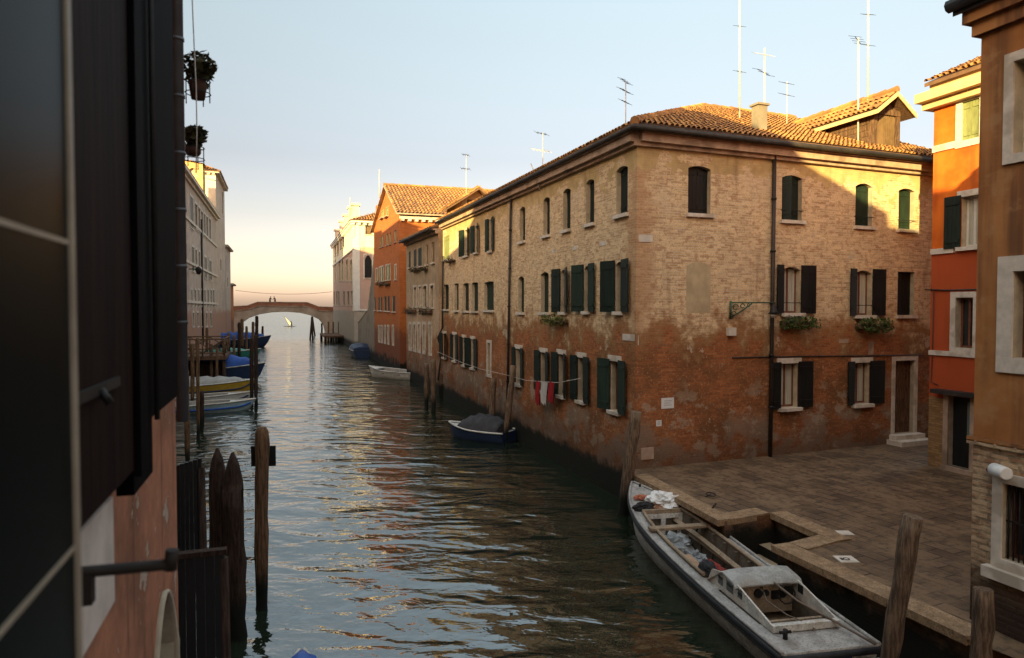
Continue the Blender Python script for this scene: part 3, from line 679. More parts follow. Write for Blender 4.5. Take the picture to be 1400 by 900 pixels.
for us_ in (ua-oh, ub+oh):
    m_ = MB(); ze = zc-.10; q = [FF.p(us_, ze-.14, f0+fr_+.002), FF.p(um, zpk-.02, f0+fr_+.002), FF.p(um, zpk+.12, f0+fr_+.002), FF.p(us_, ze, f0+fr_+.002)]; m_.face(q); q2 = [p_+FF.o*.03 for p_ in q]; m_.face(q2)
    for k in range(4): m_.face([q[k], q[(k+1) % 4], q2[(k+1) % 4], q2[k]])
    T.part(m_, 'barge_board', M['ocornice'], dorm)
m_ = MB(); q = [FF.p(ua-oh, zc-.24, f0+fr_), FF.p(ua-oh, zc-.24, f0-back), FF.p(ua-oh, zc-.11, f0-back), FF.p(ua-oh, zc-.11, f0+fr_)]; m_.face([p_-Fd*.004 for p_ in q]); T.part(m_, 'eave_board', M['ocornice'], dorm)
HOUSE = T; HROOF = rn

# small attic dormer over the canal wing
def hgt(px_, py_, s_): return hitp(px_, py_, ct(s_, 0), Cc)
FA = Fac(ct(37, 0).to_2d().to_3d(), Cn, -Cc)
ta = (hgt(626, 275, 37)-ct(37, 0)).dot(Cn); tb = (hgt(676, 275, 37)-ct(37, 0)).dot(Cn); ze = hgt(650, 276, 37).z; zp = hgt(651, 259, 37).z
mb = MB(); b_ = [ct(37, ta+.2, 9.6), ct(37, tb-.2, 9.6), ct(40.5, tb-.2, 9.6), ct(40.5, ta+.2, 9.6)]; t_ = [Vector((p.x, p.y, ze)) for p in b_]
mb.hexa(b_, t_); mb.face([t_[0], t_[1], ct(37, (ta+tb)/2, zp-.1)])
at = T.part(mb, 'attic', M['ocornice'])
s = MB(); s.fbox(FA, ta+.5, tb-.9, 10.9, ze+.1, .002, .03); T.part(s, 'attic_window', M['brownsh'], at)
tl, dk = MB(), MB()
for q in (ta-.15, tb+.15):
    tm = (ta+tb)/2; P4 = [ct(36.4, q, ze-.12), ct(36.4, tm, zp), ct(41, tm, zp), ct(41, q, ze-.12)]; roof_plane(tl, dk, P4, P4[0], P4[3], .22, .4)
T.part(dk, 'attic_roof', M['deck'], at); T.part(tl, 'attic_tiles', M['tile'], at)

# ------------------------------------------------------------------ the next house along the canal
T = Thing('adjoining_house', ct(40.2, 8.95), 'narrow brown house with plant baskets between the long brick house and the orange gable', 'house')
FB = Fac(ct(0, 8.94), Cc, -Cn); H = []
for a in ((558.6, 561.5, 344, 366), (565.5, 569.5, 341, 365), (571.5, 576.5, 339, 364.5)): H.append(mkwin(T, FB, *a, kind='closed', depth=.05))
for a in ((582, 585.2, 335, 361.7), (590, 594, 331.5, 359)): H.append(mkwin(T, FB, *a, kind='closed', mat='brownsh', depth=.12))
for a in ((565.8, 569.3, 392.5, 419), (573, 575.5, 392, 419), (578.6, 583.6, 391.5, 420), (588.3, 592.8, 390.5, 420.5)): H.append(mkwin(T, FB, *a, kind='closed', arch=.15, jamb=.12))
for x in (560.7, 566.5, 572.8, 579.6, 588.2): H.append(mkwin(T, FB, x-1.0, x+1.6, 444, 476+(x-560)*.22, kind='none', detail=0, jamb=.2, sill=0))
ub_ = FB.px(555.5, 400)[0]; ua_ = 40.22
ev2 = [(ua_, 10.1), (ub_, 10.35)]
mb = wall_mesh(FB, ua_, ub_, -1.2, ev2, H)
for a, b in ((ct(ub_, 8.95), ct(ub_, 22)), (ct(ub_, 22), ct(ua_, 22)), (ct(ua_, 22), ct(ua_, 8.95))): mb.face([a-Vector((0, 0, 1)), b-Vector((0, 0, 1)), b+Vector((0, 0, 10.1)), a+Vector((0, 0, 10.1))])
T.part(mb, 'wall', [M['brick2'], M['reveal']])
tl, dk = MB(), MB(); P4 = [ct(ua_, 8.5, 10.1), ct(ub_+.2, 8.5, 10.35), ct(ub_+.2, 15.5, 13.2), ct(ua_, 15.5, 13.0)]; roof_plane(tl, dk, P4, P4[0], P4[1], .25, .45)
P4 = [ct(ua_, 22.5, 10.1), ct(ub_+.2, 22.5, 10.35), P4[2], P4[3]]; roof_plane(tl, dk, P4, P4[0], P4[1], pantile=False)
rf = T.part(dk, 'roof', M['deck']); T.part(tl, 'tiles', M['tile'], rf)
mb = cornice(FB, ua_, ub_, 10.1, 10.33, [(-.12, -.02, .36), (-.3, -.12, .2)]); T.part(mb, 'cornice', M['cornice'])
mb = MB(); mb.tube([ct(ua_, 8.46, 10.05), ct(ub_+.2, 8.46, 10.28)], .09, 6); T.part(mb, 'gutter', M['gutter'])

# ------------------------------------------------------------------ orange gabled brick building
T = Thing('orange_brick_building', ct(54.6, 8.95), 'tall orange brick building whose sunlit gable faces the canal, beyond the long brick house', 'building')
FG = Fac(ct(0, 8.93), Cc, -Cn); H = []
g1, g2 = 54.5, 70.2; gz1, gz2 = 12.7, 13.2; pk = (60.9, 15.9)
for a in ((521.6, 525, 287, 298), (527.8, 531.4, 282.5, 296)): H.append(mkwin(T, FG, *a, mat='olive', sillm='cornice', detail=1))
low_h = []
for a in ((519.3, 521.2, 324, 338), (522.5, 524.3, 322, 337), (528.5, 530.5, 320, 335), (532.5, 534.5, 318.5, 334), (539.5, 542, 315, 331)): low_h.append(mkwin(T, FG, *a, mat='olive', depth=.1, sillm='cornice'))
for a in ((514, 516.2, 368, 385), (518.6, 521.2, 366, 384.5), (522, 524.6, 365, 384), (527.4, 530, 363.5, 383), (531, 534, 362.5, 382.5), (539.8, 541.8, 363, 382)): low_h.append(mkwin(T, FG, *a, mat='olive', jamb=.12, depth=.06))
for a in ((511.8, 513.8, 407, 424), (516.8, 519.3, 406.5, 424.5), (520.3, 522.8, 406, 424.5), (525.5, 528.5, 405.5, 425), (529.8, 532.8, 405, 425.5), (536.3, 540.3, 405, 426)): low_h.append(mkwin(T, FG, *a, mat='black', depth=.08))
for x in (518.5, 522, 526.5, 531, 537.5): low_h.append(mkwin(T, FG, x-.9, x+.9, 447, 466+(x-518)*.2, kind='none', detail=0, jamb=.18, sill=0))
mb = wall_mesh(FG, g1, g2, -1.2, [(g1, gz1), (g2, gz1)], low_h)
gp = [FG.p(g1, gz1), FG.p(g2, gz1), FG.p(g2, gz2), FG.p(pk[0], pk[1]), FG.p(g1, gz1+.01)]
# gable piece above the wall, openings shown as shutters standing proud
mb.face(gp, 0, [((p-FG.P).dot(Cc), p.z) for p in gp])
for a, b in ((ct(g1, 8.93), ct(g1, 26)), (ct(g2, 8.93), ct(g2, 26)), (ct(g1, 26), ct(g2, 26))): mb.face([a-Vector((0, 0, 1)), b-Vector((0, 0, 1)), b+Vector((0, 0, gz1)), a+Vector((0, 0, gz1))])
T.part(mb, 'wall', [M['obrick'], M['reveal']])
for o in list(T.r.children):
    if o.name.startswith('window') and o.data and max(v.co.z for v in o.data.vertices) > gz1+.5:
        # gable windows: bring forward so that the shutters stand proud of the brick
        o.location = -Cn*.17
tl, dk = MB(), MB()
P4 = [ct(g1-.6, 8.6, gz1+.12), ct(g1-.6, 26, gz1+.12), ct(pk[0], 26, pk[1]+.25), ct(pk[0], 8.6, pk[1]+.25)]; roof_plane(tl, dk, P4, P4[0], P4[1], .3, .5)
P4 = [ct(g2+.4, 8.6, gz2-.1), ct(g2+.4, 26, gz2-.1), ct(pk[0], 26, pk[1]+.25), ct(pk[0], 8.6, pk[1]+.25)]; roof_plane(tl, dk, P4, P4[0], P4[1], pantile=False)
ridge(tl, ct(pk[0], 8.6, pk[1]+.3), ct(pk[0], 26, pk[1]+.3), .16, .6)
rf = T.part(dk, 'roof', M['cornice']); T.part(tl, 'tiles', M['tile'], rf)
mb = MB(); FGs = Fac(ct(g1, 8.95), Cn, -Cc)
mb.fbox(FGs, 0, 17, gz1-.28, gz1-.02, -.02, .25)
for k in range(30): mb.fbox(FGs, .1+k*.56, .34+k*.56, gz1-.46, gz1-.281, -.02, .3)
T.part(mb, 'cornice', M['stone'])
mb = MB(); mb.fbox(Fac(ct(67.6, 9.2), Cc, -Cn), 0, .9, 13, 15.4, -.5, .3); T.part(mb, 'chimney', M['obrick'], rf)

# ------------------------------------------------------------------ boundary wall and white palace beyond
T_ = Thing('garden_wall', ct(72, 8.95), 'grey stained boundary wall with a steeply raked top between the orange building and the white palace', 'wall')
mb = MB(); Fw = Fac(ct(0, 8.95), Cc, -Cn)
u_a, u_b, u_c = 70.3, Fw.px(503, 430)[0], Fw.px(497, 440)[0]
zt1 = Fw.px(511, 353)[1]; zt2 = Fw.px(502, 425)[1]
for (o0_, o1_) in ((0, -.5),):
    A = [Fw.p(u_a, -1), Fw.p(u_a, zt1), Fw.p(u_b, zt2), Fw.p(u_c+6, zt2-1.6), Fw.p(u_c+6, -1)]; B = [p-Fw.o*.5 for p in A]
    mb.face(A, 0, [((p-Fw.P).dot(Cc), p.z) for p in A]); mb.face(B[::-1]);
    for k in range(5): j = (k+1) % 5; mb.face([A[k], A[j], B[j], B[k]])
T_.part(mb, 'masonry', M['greywall'])
mb = MB(); mb.tube([Fw.p(u_a, zt1+.06, -.25), Fw.p(u_b, zt2+.06, -.25), Fw.p(u_c+6, zt2-1.54, -.25)], .3, 4, smooth=False); T_.part(mb, 'coping', M['stone'])
T = Thing('white_palace', ct(90, 8.95), 'pale palace with sunlit top storey and rose wall at the right end of the bridge', 'palace')
FW = Fac(ct(0, 8.9), Cc, -Cn); w1, w2 = FW.px(484, 400)[0], FW.px(455.5, 400)[0]; zt = FW.px(484, 300)[1]
FWf = Fac(ct(w1, 8.9), Cn, -Cc); H = []; Hf = []
for x0_, x1_, yt_, yb_ in ((457.8, 459.6, 336, 350), (461, 463.2, 333, 348), (465.3, 467.2, 325, 340), (468.7, 471, 322.5, 338.5), (482, 483.4, 308, 324)): H.append(mkwin(T, FW, x0_, x1_, yt_, yb_, mat='brownsh', jamb=.15))
for x0_, x1_ in ((458, 459.5), (463.2, 465.8), (467, 469.5), (473, 476), (478.8, 481.5)): H.append(mkwin(T, FW, x0_, x1_, 355, 384, arch=.5, mat='olive', jamb=.25))
for x0_, x1_ in ((455.9, 457.4), (459.4, 461.4), (462.2, 464), (469, 471.3), (474.6, 477.6), (479.8, 482)): H.append(mkwin(T, FW, x0_, x1_, 398.5, 417, mat='black'))
Hf.append(mkwin(T, FWf, 499.5, 508.5, 308.5, 321, mat='brownsh', jamb=.12)); Hf.append(mkwin(T, FWf, 498.5, 508.5, 349, 380, mat='black', arch=.75, jamb=.18))
mb = wall_mesh(FW, w1, w2, -1, [(w1, zt), (w2, zt)], H)
wall_mesh(FWf, 0, 9, -1, [(0, zt), (9, zt)], Hf, mb)
for a, b in ((ct(w2, 8.9), ct(w2, 18)), (ct(w2, 18), ct(w1, 18)), (ct(w1, 18), ct(w1, 17.9))): mb.face([a-Vector((0, 0, 1)), b-Vector((0, 0, 1)), b+Vector((0, 0, zt)), a+Vector((0, 0, zt))])
for i_, uvs in enumerate(mb.uv): pass
def pal_mat():
    t = NT('palace_render'); u, z, _ = t.sep(t.co.outputs["UV"]); mid = t.noise(1.2, 5, .65); st = t.noise(.8, 4, .6, t.coord("UV", (2, .15, 1)))
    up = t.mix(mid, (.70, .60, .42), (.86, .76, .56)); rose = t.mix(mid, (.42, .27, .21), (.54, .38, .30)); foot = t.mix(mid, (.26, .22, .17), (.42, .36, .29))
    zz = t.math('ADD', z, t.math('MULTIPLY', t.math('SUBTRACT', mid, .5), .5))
    c = t.mix(t.ramp(zz, 13.2, 13.3), rose, up); c = t.mix(t.ramp(zz, 5.2, 4.9), c, foot); c = t.mix(t.math('MULTIPLY', t.ramp(st, .52, .72), .45), c, (.2, .14, .1)); c = t.mix(t.ramp(z, 1.3, .6), c, (.02, .018, .012))  # top storey's sunlight put into its colour, paler above the shadow edge
    return t.done(c, .85, t.bump(mid, .2, .03), .2)
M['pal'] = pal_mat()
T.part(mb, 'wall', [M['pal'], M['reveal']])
mb = MB(); mb.fbox(FWf, 0, .75, 5, zt-.3, -.02, .08); mb.fbox(FW, w1, w1+1.1, 5, zt-.3, -.02, .08); mb.fbox(FW, w1, w2, 12.9, 13.15, -.02, .12); mb.fbox(FWf, 0.76, 9, 5.0, 5.2, -.02, .1); T.part(mb, 'pilaster', M['wframe'])
mb = MB()
for (F_w, a, b) in ((FW, w1, w2), (FWf, -.35, 9)):
    mb.fbox(F_w, a, b, zt-.32, zt+.02, -.02, .45)
    n = int((b-a)/.75)
    for k in range(n): mb.fbox(F_w, a+.1+k*.75, a+.45+k*.75, zt-.62, zt-.321, -.02, .35)
T.part(mb, 'cornice', M['wframe'])
tl, dk = MB(), MB(); m1 = (w1+w2)/2
P4 = [ct(w1-.5, 8.4, zt), ct(w1-.5, 18.4, zt), ct(w1+4.5, 13.4, zt+2.0)]; roof_plane(tl, dk, P4, P4[0], P4[1], .35, .6)
P4 = [ct(w1-.5, 8.4, zt), ct(w1+4.5, 13.4, zt+2.0), ct(w2-4, 13.4, zt+2.0), ct(w2, 8.4, zt)]; roof_plane(tl, dk, P4, P4[0], P4[3], pantile=False)
P4 = [ct(w1-.5, 18.4, zt), ct(w1+4.5, 13.4, zt+2.0), ct(w2-4, 13.4, zt+2.0), ct(w2, 18.4, zt)]; roof_plane(tl, dk, P4, P4[0], P4[3], pantile=False)
rf = T.part(dk, 'roof', M['deck']); T.part(tl, 'tiles', M['tile'], rf)
for (x_, y_, s__) in ((481, 288, 93), (474, 298, 103), (468, 306, 112), (461.5, 318, 122), (486, 284, 92)):
    p = hitp(x_, y_, ct(s__, 0), Cc); tt = p.dot(Cn); c_ = MB(); Fx = Fac(ct(s__, tt), Cn, -Cc)
    c_.fbox(Fx, -.4, .4, zt-.4, p.z+.2, -.4, .4); c_.fbox(Fx, -.6, .6, p.z+.2, p.z+.5, -.6, .6); T.part(c_, 'chimney', M['white'], rf)

# ------------------------------------------------------------------ orange house on the campo
FO = Fac((11.44, 18.66), -Cc, -Cn)
T = Thing('orange_house', (11.3, 18.7, QZ), 'bright orange plastered house with a yellow cornice at the back of the paved quay', 'house')
oz = FO.px(1290, 340)[1]; ob = FO.px(1290, 544)[1]; oe = hitp(1277, 140, FO.P, FO.o).z
H = []
H.append(mkwin(T, FO, 1316, 1340, 137, 190, kind='closed', mat='olive', jamb=.17, sill=0, depth=.06))
H.append(mkwin(T, FO, 1315, 1338, 268, 337, kind='white', o0=1293.5, mat='green', curtain=2, sill=.12, lintel=True))
H.append(mkwin(T, FO, 1307, 1331, 407, 476, kind='dark', jamb=.15, sill=0, curtain=False))
da, db = FO.px(1297, 600)[0], FO.px(1327, 600)[0]; dz1 = FO.px(1312, 543)[1]
H.append((da, db, QZ+.12, dz1, 0))
OEND = 9.3
mb = MB(); 
hh = [h for h in H]
wm = wall_mesh(FO, 0, OEND, -.5, [(0, oe), (OEND, oe)], hh)
# three colour zones: brick below, shade put into a redder orange, orange plaster above the string course
for i_, fc in enumerate(wm.f):
    pass
def orange_wall():
    t = NT('orange_house_wall'); u, z, _ = t.sep(t.co.outputs["UV"]); mid = t.noise(1.0, 5, .6); st = t.noise(1.0, 4, .6, t.coord("UV", (2, .16, 1))); fine = t.noise(24, 3, .6)
    o = t.mix(t.ramp(mid, .35, .65), (.50, .095, .010), (.66, .16, .020)); r_ = t.mix(mid, (.36, .065, .02), (.46, .09, .028))
    bc, bf = brickwork(t, .24, .066, (.22, .12, .05), (.36, .21, .09), (.18, .12, .07), .008)
    c = t.mix(t.ramp(z, oz-.01, oz+.01), r_, o); c = t.mix(t.math('MULTIPLY', t.ramp(st, .48, .70), .5), c, (.24, .05, .015))
    zz = t.math('ADD', z, t.math('MULTIPLY', t.math('SUBTRACT', mid, .5), .15)); c = t.mix(t.ramp(zz, ob+.02, ob-.02), c, bc)
    return t.done(c, .85, t.bump(fine, .25, .006), .2)
M['orangewall'] = orange_wall()
M_n = M['orangewall']
a, b = FO.p(0, 0), FO.p(0, 0, -9)
wm.face([a-Vector((0, 0, .5)), b-Vector((0, 0, .5)), b+Vector((0, 0, oe)), a+Vector((0, 0, oe))])
a, b = FO.p(OEND, 0), FO.p(OEND, 0, -9); wm.face([a-Vector((0, 0, .5)), b-Vector((0, 0, .5)), b+Vector((0, 0, oe)), a+Vector((0, 0, oe))])
a, b = FO.p(0, 0, -9), FO.p(OEND, 0, -9); wm.face([a-Vector((0, 0, .5)), b-Vector((0, 0, .5)), b+Vector((0, 0, oe)), a+Vector((0, 0, oe))])
T.part(wm, 'wall', [M_n, M['reveal']])
mb = MB()
for (yt, yb) in ((198.5, 207.5), (340, 347.5), (479.5, 486)):
    z1_, z0_ = FO.px(1285, yt)[1], FO.px(1285, yb)[1]
    segs = [(0, OEND)]
    for h in H:
        if h[2] < z1_+.1 and h[3] > z0_-.1:
            segs = [q for (a_, b_) in segs for q in ((a_, min(b_, h[0]-.18)), (max(a_, h[1]+.18), b_)) if q[1]-q[0] > .02]
    for a_, b_ in segs: mb.fbox(FO, a_, b_, z0_, z1_, -.02, .05)
T.part(mb, 'string_course', M['stone'])
mb = MB(); mb.fbox(FO, -.26, OEND, oe-.02, oe+.22, -.5, .42); mb.fbox(FO, -.2, OEND, oe-.2, oe-.021, -.3, .22); mb.fbox(FO, -.05, OEND, oe+.22, oe+.5, -.6, .12); T.part(mb, 'cornice', M['ocornice'])
tl, dk = MB(), MB(); P4 = [FO.p(-.1, oe+.5, .25), FO.p(OEND, oe+.5, .25), FO.p(OEND, oe+2.6, -4.6), FO.p(-.1, oe+2.6, -4.6)]; roof_plane(tl, dk, P4, P4[0], P4[1])
P4 = [FO.p(-.1, oe+.5, -9.3), FO.p(OEND, oe+.5, -9.3), FO.p(OEND, oe+2.6, -4.6), FO.p(-.1, oe+2.6, -4.6)]; roof_plane(tl, dk, P4, P4[0], P4[1], pantile=False)
rf = T.part(dk, 'roof', M['deck']); T.part(tl, 'tiles', M['tile'], rf)
# glazed door, its surround and small canopy
s = MB(); s.fbox(FO, da-.14, da-.001, QZ, dz1+.02, -.16, .05); s.fbox(FO, db+.001, db+.14, QZ, dz1+.02, -.16, .05); s.fbox(FO, da-.14, db+.14, QZ-.05, QZ+.12, -.1, .12); T.part(s, 'door_surround', M['cornice'])
s = MB(); s.fbox(FO, da-.35, db+.35, dz1+.05, dz1+.16, -.02, .28); T.part(s, 'canopy', M['gutter'])
s = MB(); s.fbox(FO, da, db, QZ+.12, dz1, -.2, -.15); dr = T.part(s, 'door', M['black'])
s = MB(); s.fbox(FO, da+.40, db-.12, QZ+.95, dz1-.12, -.149, -.14); T.part(s, 'pane', plain('greenish_door_glass', (.14, .19, .17), .25, .15, 3), dr)
s = MB(); s.fbox(FO, da+.62, da+.82, QZ+1.55, QZ+1.8, -.139, -.135); T.part(s, 'notice', M['plastic'], dr)
mb = MB(); mb.tube([FO.p(*FO.px(x, y), .03) for x, y in ((1266, 396), (1295, 397), (1336, 396))], .02, 5); mb.tube([FO.p(*FO.px(x, y), .03) for x, y in ((1278, 396), (1276, 480), (1274, 522), (1284, 527))], .012, 5); T.part(mb, 'cable', M['gutter'])

# ------------------------------------------------------------------ brown house at the right edge
FR = Fac((6.34, 9.33), -Cc, -Cn)
T = Thing('brown_house', (6.25, 9.37, 0), 'brown stained plaster house with a rubble masonry foot at the right edge', 'house')
bz = FR.px(1329, 601)[1]; be = FR.px(1334, 32)[1]
H = [mkwin(T, FR, 1387, 1440, 76, 205, kind='white', curtain=2, jamb=.12, sill=0), mkwin(T, FR, 1386, 1435, 370, 491, kind='none', jamb=.2, sill=0), mkwin(T, FR, 1371, 1440, 668, 776, kind='none', jamb=.13, sill=0, detail=0)]
mb = wall_mesh(FR, 0, 12, -1.2, [(0, be), (12, be)], H)
def brown_wall():
    t = NT('brown_house_wall'); u, z, _ = t.sep(t.co.outputs["UV"]); big = t.noise(.6, 5, .6); mid = t.noise(2.0, 5, .65); st = t.noise(.9, 4, .6, t.coord("UV", (2.2, .14, 1))); fine = t.noise(26, 3, .6)
    p = t.mix(t.ramp(big, .35, .65), (.30, .12, .038), (.44, .205, .075)); p = t.mix(t.math('MULTIPLY', t.ramp(st, .46, .64), .8), p, (.10, .05, .03)); p = t.mix(t.math('MULTIPLY', t.ramp(mid, .52, .66), .5), p, (.42, .24, .11))
    bc, bf = brickwork(t, .26, .085, (.26, .12, .06), (.62, .44, .28), (.24, .18, .12), .02)
    bc = t.mix(t.ramp(t.noise(5, 3, .6), .40, .62), bc, (.50, .36, .22)); bc = t.mix(t.math('MULTIPLY', t.ramp(mid, .5, .7), .5), bc, (.20, .09, .045)); zz = t.math('ADD', z, t.math('MULTIPLY', t.math('SUBTRACT', mid, .5), .2))
    bc = t.mix(t.ramp(zz, 2.2, 1.3), bc, (.045, .028, .02)); bc = t.mix(t.ramp(zz, 1.0, .7), bc, (.012, .012, .009))
    c = t.mix(t.ramp(z, bz-.01, bz+.01), bc, p)
    h = t.mix(t.ramp(z, bz-.01, bz+.01), t.math('ADD', t.math('MULTIPLY', bf, -1.0), t.noise(9, 4, .6)), (0, 0, 0))
    nb = t.bump(h, .9, .03); return t.done(c, .87, t.bump(fine, .3, .006, nb), .2)
M['brownwall'] = brown_wall()
for a, b in ((FR.p(0, 0), FR.p(0, 0, -7)), (FR.p(0, 0, -7), FR.p(12, 0, -7)), (FR.p(12, 0, -7), FR.p(12, 0))): mb.face([a-Vector((0, 0, 1)), b-Vector((0, 0, 1)), b+Vector((0, 0, be)), a+Vector((0, 0, be))])
T.part(mb, 'wall', [M['brownwall'], M['reveal']])
mb = MB(); mb.fbox(FR, -.06, 12, bz-.05, bz+.05, -.1, .05)
mb.fbox(FR, -.16, 12, be-.02, be+.16, -.2, .16); mb.fbox(FR, -.08, 12, be-.2, be-.021, -.2, .08); T.part(mb, 'cornice', M['brownwall'])
mb = MB(); mb.tube([FR.p(-.28, be+.26, .26), FR.p(12, be+.26, .26)], .09, 8); T.part(mb, 'gutter', M['gutter'])
tl, dk = MB(), MB(); P4 = [FR.p(-.25, be+.22, .22), FR.p(12, be+.22, .22), FR.p(12, be+1.8, -3.6), FR.p(-.25, be+1.8, -3.6)]; roof_plane(tl, dk, P4, P4[0], P4[1])
P4 = [FR.p(-.25, be+.22, -7.3), FR.p(12, be+.22, -7.3), FR.p(12, be+1.8, -3.6), FR.p(-.25, be+1.8, -3.6)]; roof_plane(tl, dk, P4, P4[0], P4[1], pantile=False)
rf = T.part(dk, 'roof', M['gutter']); T.part(tl, 'tiles', M['tile'], rf)
h = H[2]; s = MB()
for k in range(9): u_ = h[0]+(h[1]-h[0])*(k+.5)/9; s.tube([FR.p(u_, h[2], -.06), FR.p(u_, h[3], -.06)], .012, 6)
s.tube([FR.p(h[0], (h[2]+h[3])/2, -.06), FR.p(h[1], (h[2]+h[3])/2, -.06)], .012, 6); T.part(s, 'grille', M['iron'])
mb = MB(); mb.fbox(FR, h[0]-.2, h[1]+.3, h[2]-.28, h[2]-.132, -.05, .12); T.part(mb, 'ledge', M['stone'])
# white drum lamp on the brown house
a_ = FR.p(*FR.px(1362, 644), .05); LT = Thing('wall_lamp', a_, 'white drum-shaped lamp with a red end above the barred opening of the brown house', 'lamp')
mb = MB(); q0 = a_+Vector((0, 0, .03)); q1 = q0-Cc*.13-Cn*.30
q1 = q0-Cc*.26-Cn*.12; mb.tube([q0, q0+(q1-q0)*.04, q0+(q1-q0)*.96, q1], [.07, .085, .085, .07], 16); LT.part(mb, 'drum', M['plastic'])
mb = MB(); mb.tube([q0-(q1-q0)*.0+Cc*.001-Vector((0, 0, .03)), q0+(q1-q0)*(-.35)-Vector((0, 0, .03))], .04, 10); LT.part(mb, 'red_end', M['red'])
mb = MB(); mb.tube([FR.p(*FR.px(1366, 650), -.02), (q0+q1)/2-Vector((0, 0, .06))], .015, 6); LT.part(mb, 'bracket', M['iron'])

# ------------------------------------------------------------------ left bank, far part
FL = Fac(ct(0, -7.8), Cc, Cn)
T = Thing('pale_palace', ct(80, -7.8), 'long pale stone palace with rows of tall windows on the left bank', 'palace')
l1, l2 = 48.0, FL.px(296.5, 380)[0]; lz = FL.px(293, 292)[1]; H = []
for (x0_, x1_, yt, yb, m_) in ((259.5, 264, 270, 312, 'green'), (266.5, 269.5, 280, 313, None), (271, 273.5, 285, 316, None), (275, 277.2, 290, 320, None), (278.6, 280.6, 293, 322, None), (282, 284, 297, 326, None), (286, 288, 300, 328, None),
                               (252.5, 255, 333, 368, 'green'), (262, 265, 338, 371, 'green'), (267, 269, 342, 371, None), (271.5, 273.5, 345, 374, None), (279, 282.5, 352, 380, 'black'), (285.5, 289, 357, 383, 'black')):
    H.append(mkwin(T, FL, x0_, x1_, yt, yb, kind='closed' if m_ else 'none', mat=m_ or 'green', jamb=.22, depth=.04, detail=1 if m_ else 0))
for x in (262, 267, 271.5, 275.5, 280, 284.5, 288.5, 292): H.append(mkwin(T, FL, x-.8, x+.9, 397, 418, kind='none', detail=0, jamb=.2)); 
for x in (264, 270, 276, 282, 288): H.append(mkwin(T, FL, x-.8, x+1.1, 428, 446, kind='none', detail=0, jamb=.2))
mb = wall_mesh(FL, l1, l2, -1, [(l1, lz-.1), (l2, lz)], H)
for a, b in ((ct(l2, -7.8), ct(l2, -20)), (ct(l2, -20), ct(l1, -20)), (ct(l1, -20), ct(l1, -7.8))): mb.face([a-Vector((0, 0, 1)), b-Vector((0, 0, 1)), b+Vector((0, 0, lz)), a+Vector((0, 0, lz))])
T.part(mb, 'wall', [M['palazzo'], M['reveal']])
mb = MB(); mb.fbox(FL, l1, l2, lz-.35, lz, -.02, .5); mb.fbox(FL, l1, l2, lz-.6, lz-.351, -.02, .2)
for z_ in (13.2, 9.4, 5.9): mb.fbox(FL, l1, l2, z_-.12, z_+.12, -.02, .12)
T.part(mb, 'cornice', M['stone'])
dk, tl = MB(), MB(); P4 = [ct(l1, -7.3, lz), ct(l2, -7.3, lz), ct(l2, -14, lz+2.3), ct(l1, -14, lz+2.3)]; roof_plane(tl, dk, P4, P4[0], P4[1], pantile=False)
P4 = [ct(l1, -20.5, lz), ct(l2, -20.5, lz), ct(l2, -14, lz+2.3), ct(l1, -14, lz+2.3)]; roof_plane(tl, dk, P4, P4[0], P4[1], pantile=False); T.part(dk, 'roof', M['tile'])
mb = MB(); mb.tube([FL.p(*FL.px(274, 300), .1), FL.p(FL.px(274, 300)[0], 1.5, .1)], .1, 6); T.part(mb, 'downpipe', M['pipe'])
# tower house with the sunlit end wall
T = Thing('tower_house', ct(100, -7.8), 'tall pale house with a sunlit end wall and tiled roof rising above the far palace', 'house')
t1, t2 = l2+.05, FL.px(308.5, 400)[0]; tz = hitp(299, 236, ct(t1, -7.8), Cc).z
mb = wall_mesh(FL, t1, t2, -1, [(t1, tz), (t2, tz)], [mkwin(T, FL, 303.5, 304.6, 263, 293, kind='none', detail=0, jamb=.2, sill=0), mkwin(T, FL, 301.2, 302.4, 355, 370, kind='none', detail=0, jamb=.2, sill=0)])
FT = Fac(ct(t1, -7.8), -Cn, -Cc); tw_ = 5.2
mb.face([FT.p(0, -1), FT.p(tw_, -1), FT.p(tw_, tz), FT.p(0, tz)], 2); mb.face([FT.p(tw_, -1), FT.p(tw_, tz), FT.p(tw_, tz, -(t2-t1)), FT.p(tw_, -1, -(t2-t1))]); mb.face([FL.p(t2, -1), FL.p(t2, tz), FL.p(t2, tz, -tw_), FL.p(t2, -1, -tw_)])
T.part(mb, 'wall', [M['palazzo'], M['reveal'], plaster_mat('sunlit_cream_render', (.80, .72, .56), (.6, .5, .38), amt=.4, grime=.2, scale=.4)])  # end wall paler than the rest: its sunlight put into the colour
mb = MB()
mb.fbox(FL, t1-.3, t2+.2, tz-.1, tz+.15, -tw_-.3, .45)
for k in range(9): mb.fbox(FT, .1+k*.55, .35+k*.55, tz-.35, tz-.101, -.02, .25)
T.part(mb, 'cornice', M['stone'])
tl, dk = MB(), MB(); c3 = ct(t1+4, -7.8-3.4, tz+2.0)
for P3 in ([ct(t1-.4, -7.3, tz+.15), ct(t1-.4, -7.8-tw_-.4, tz+.15), c3+Vector((0, 0, 0))], [ct(t1-.4, -7.3, tz+.15), c3, ct(t2+.2, -7.3, tz+.15)], [ct(t1-.4, -7.8-tw_-.4, tz+.15), c3, ct(t2+.2, -7.8-tw_-.4, tz+.15)]):
    roof_plane(tl, dk, P3, P3[0], P3[1] if P3[1] is not c3 else P3[2], .35, .6)
rf = T.part(dk, 'roof', M['deck']); T.part(tl, 'tiles', M['tile'], rf)
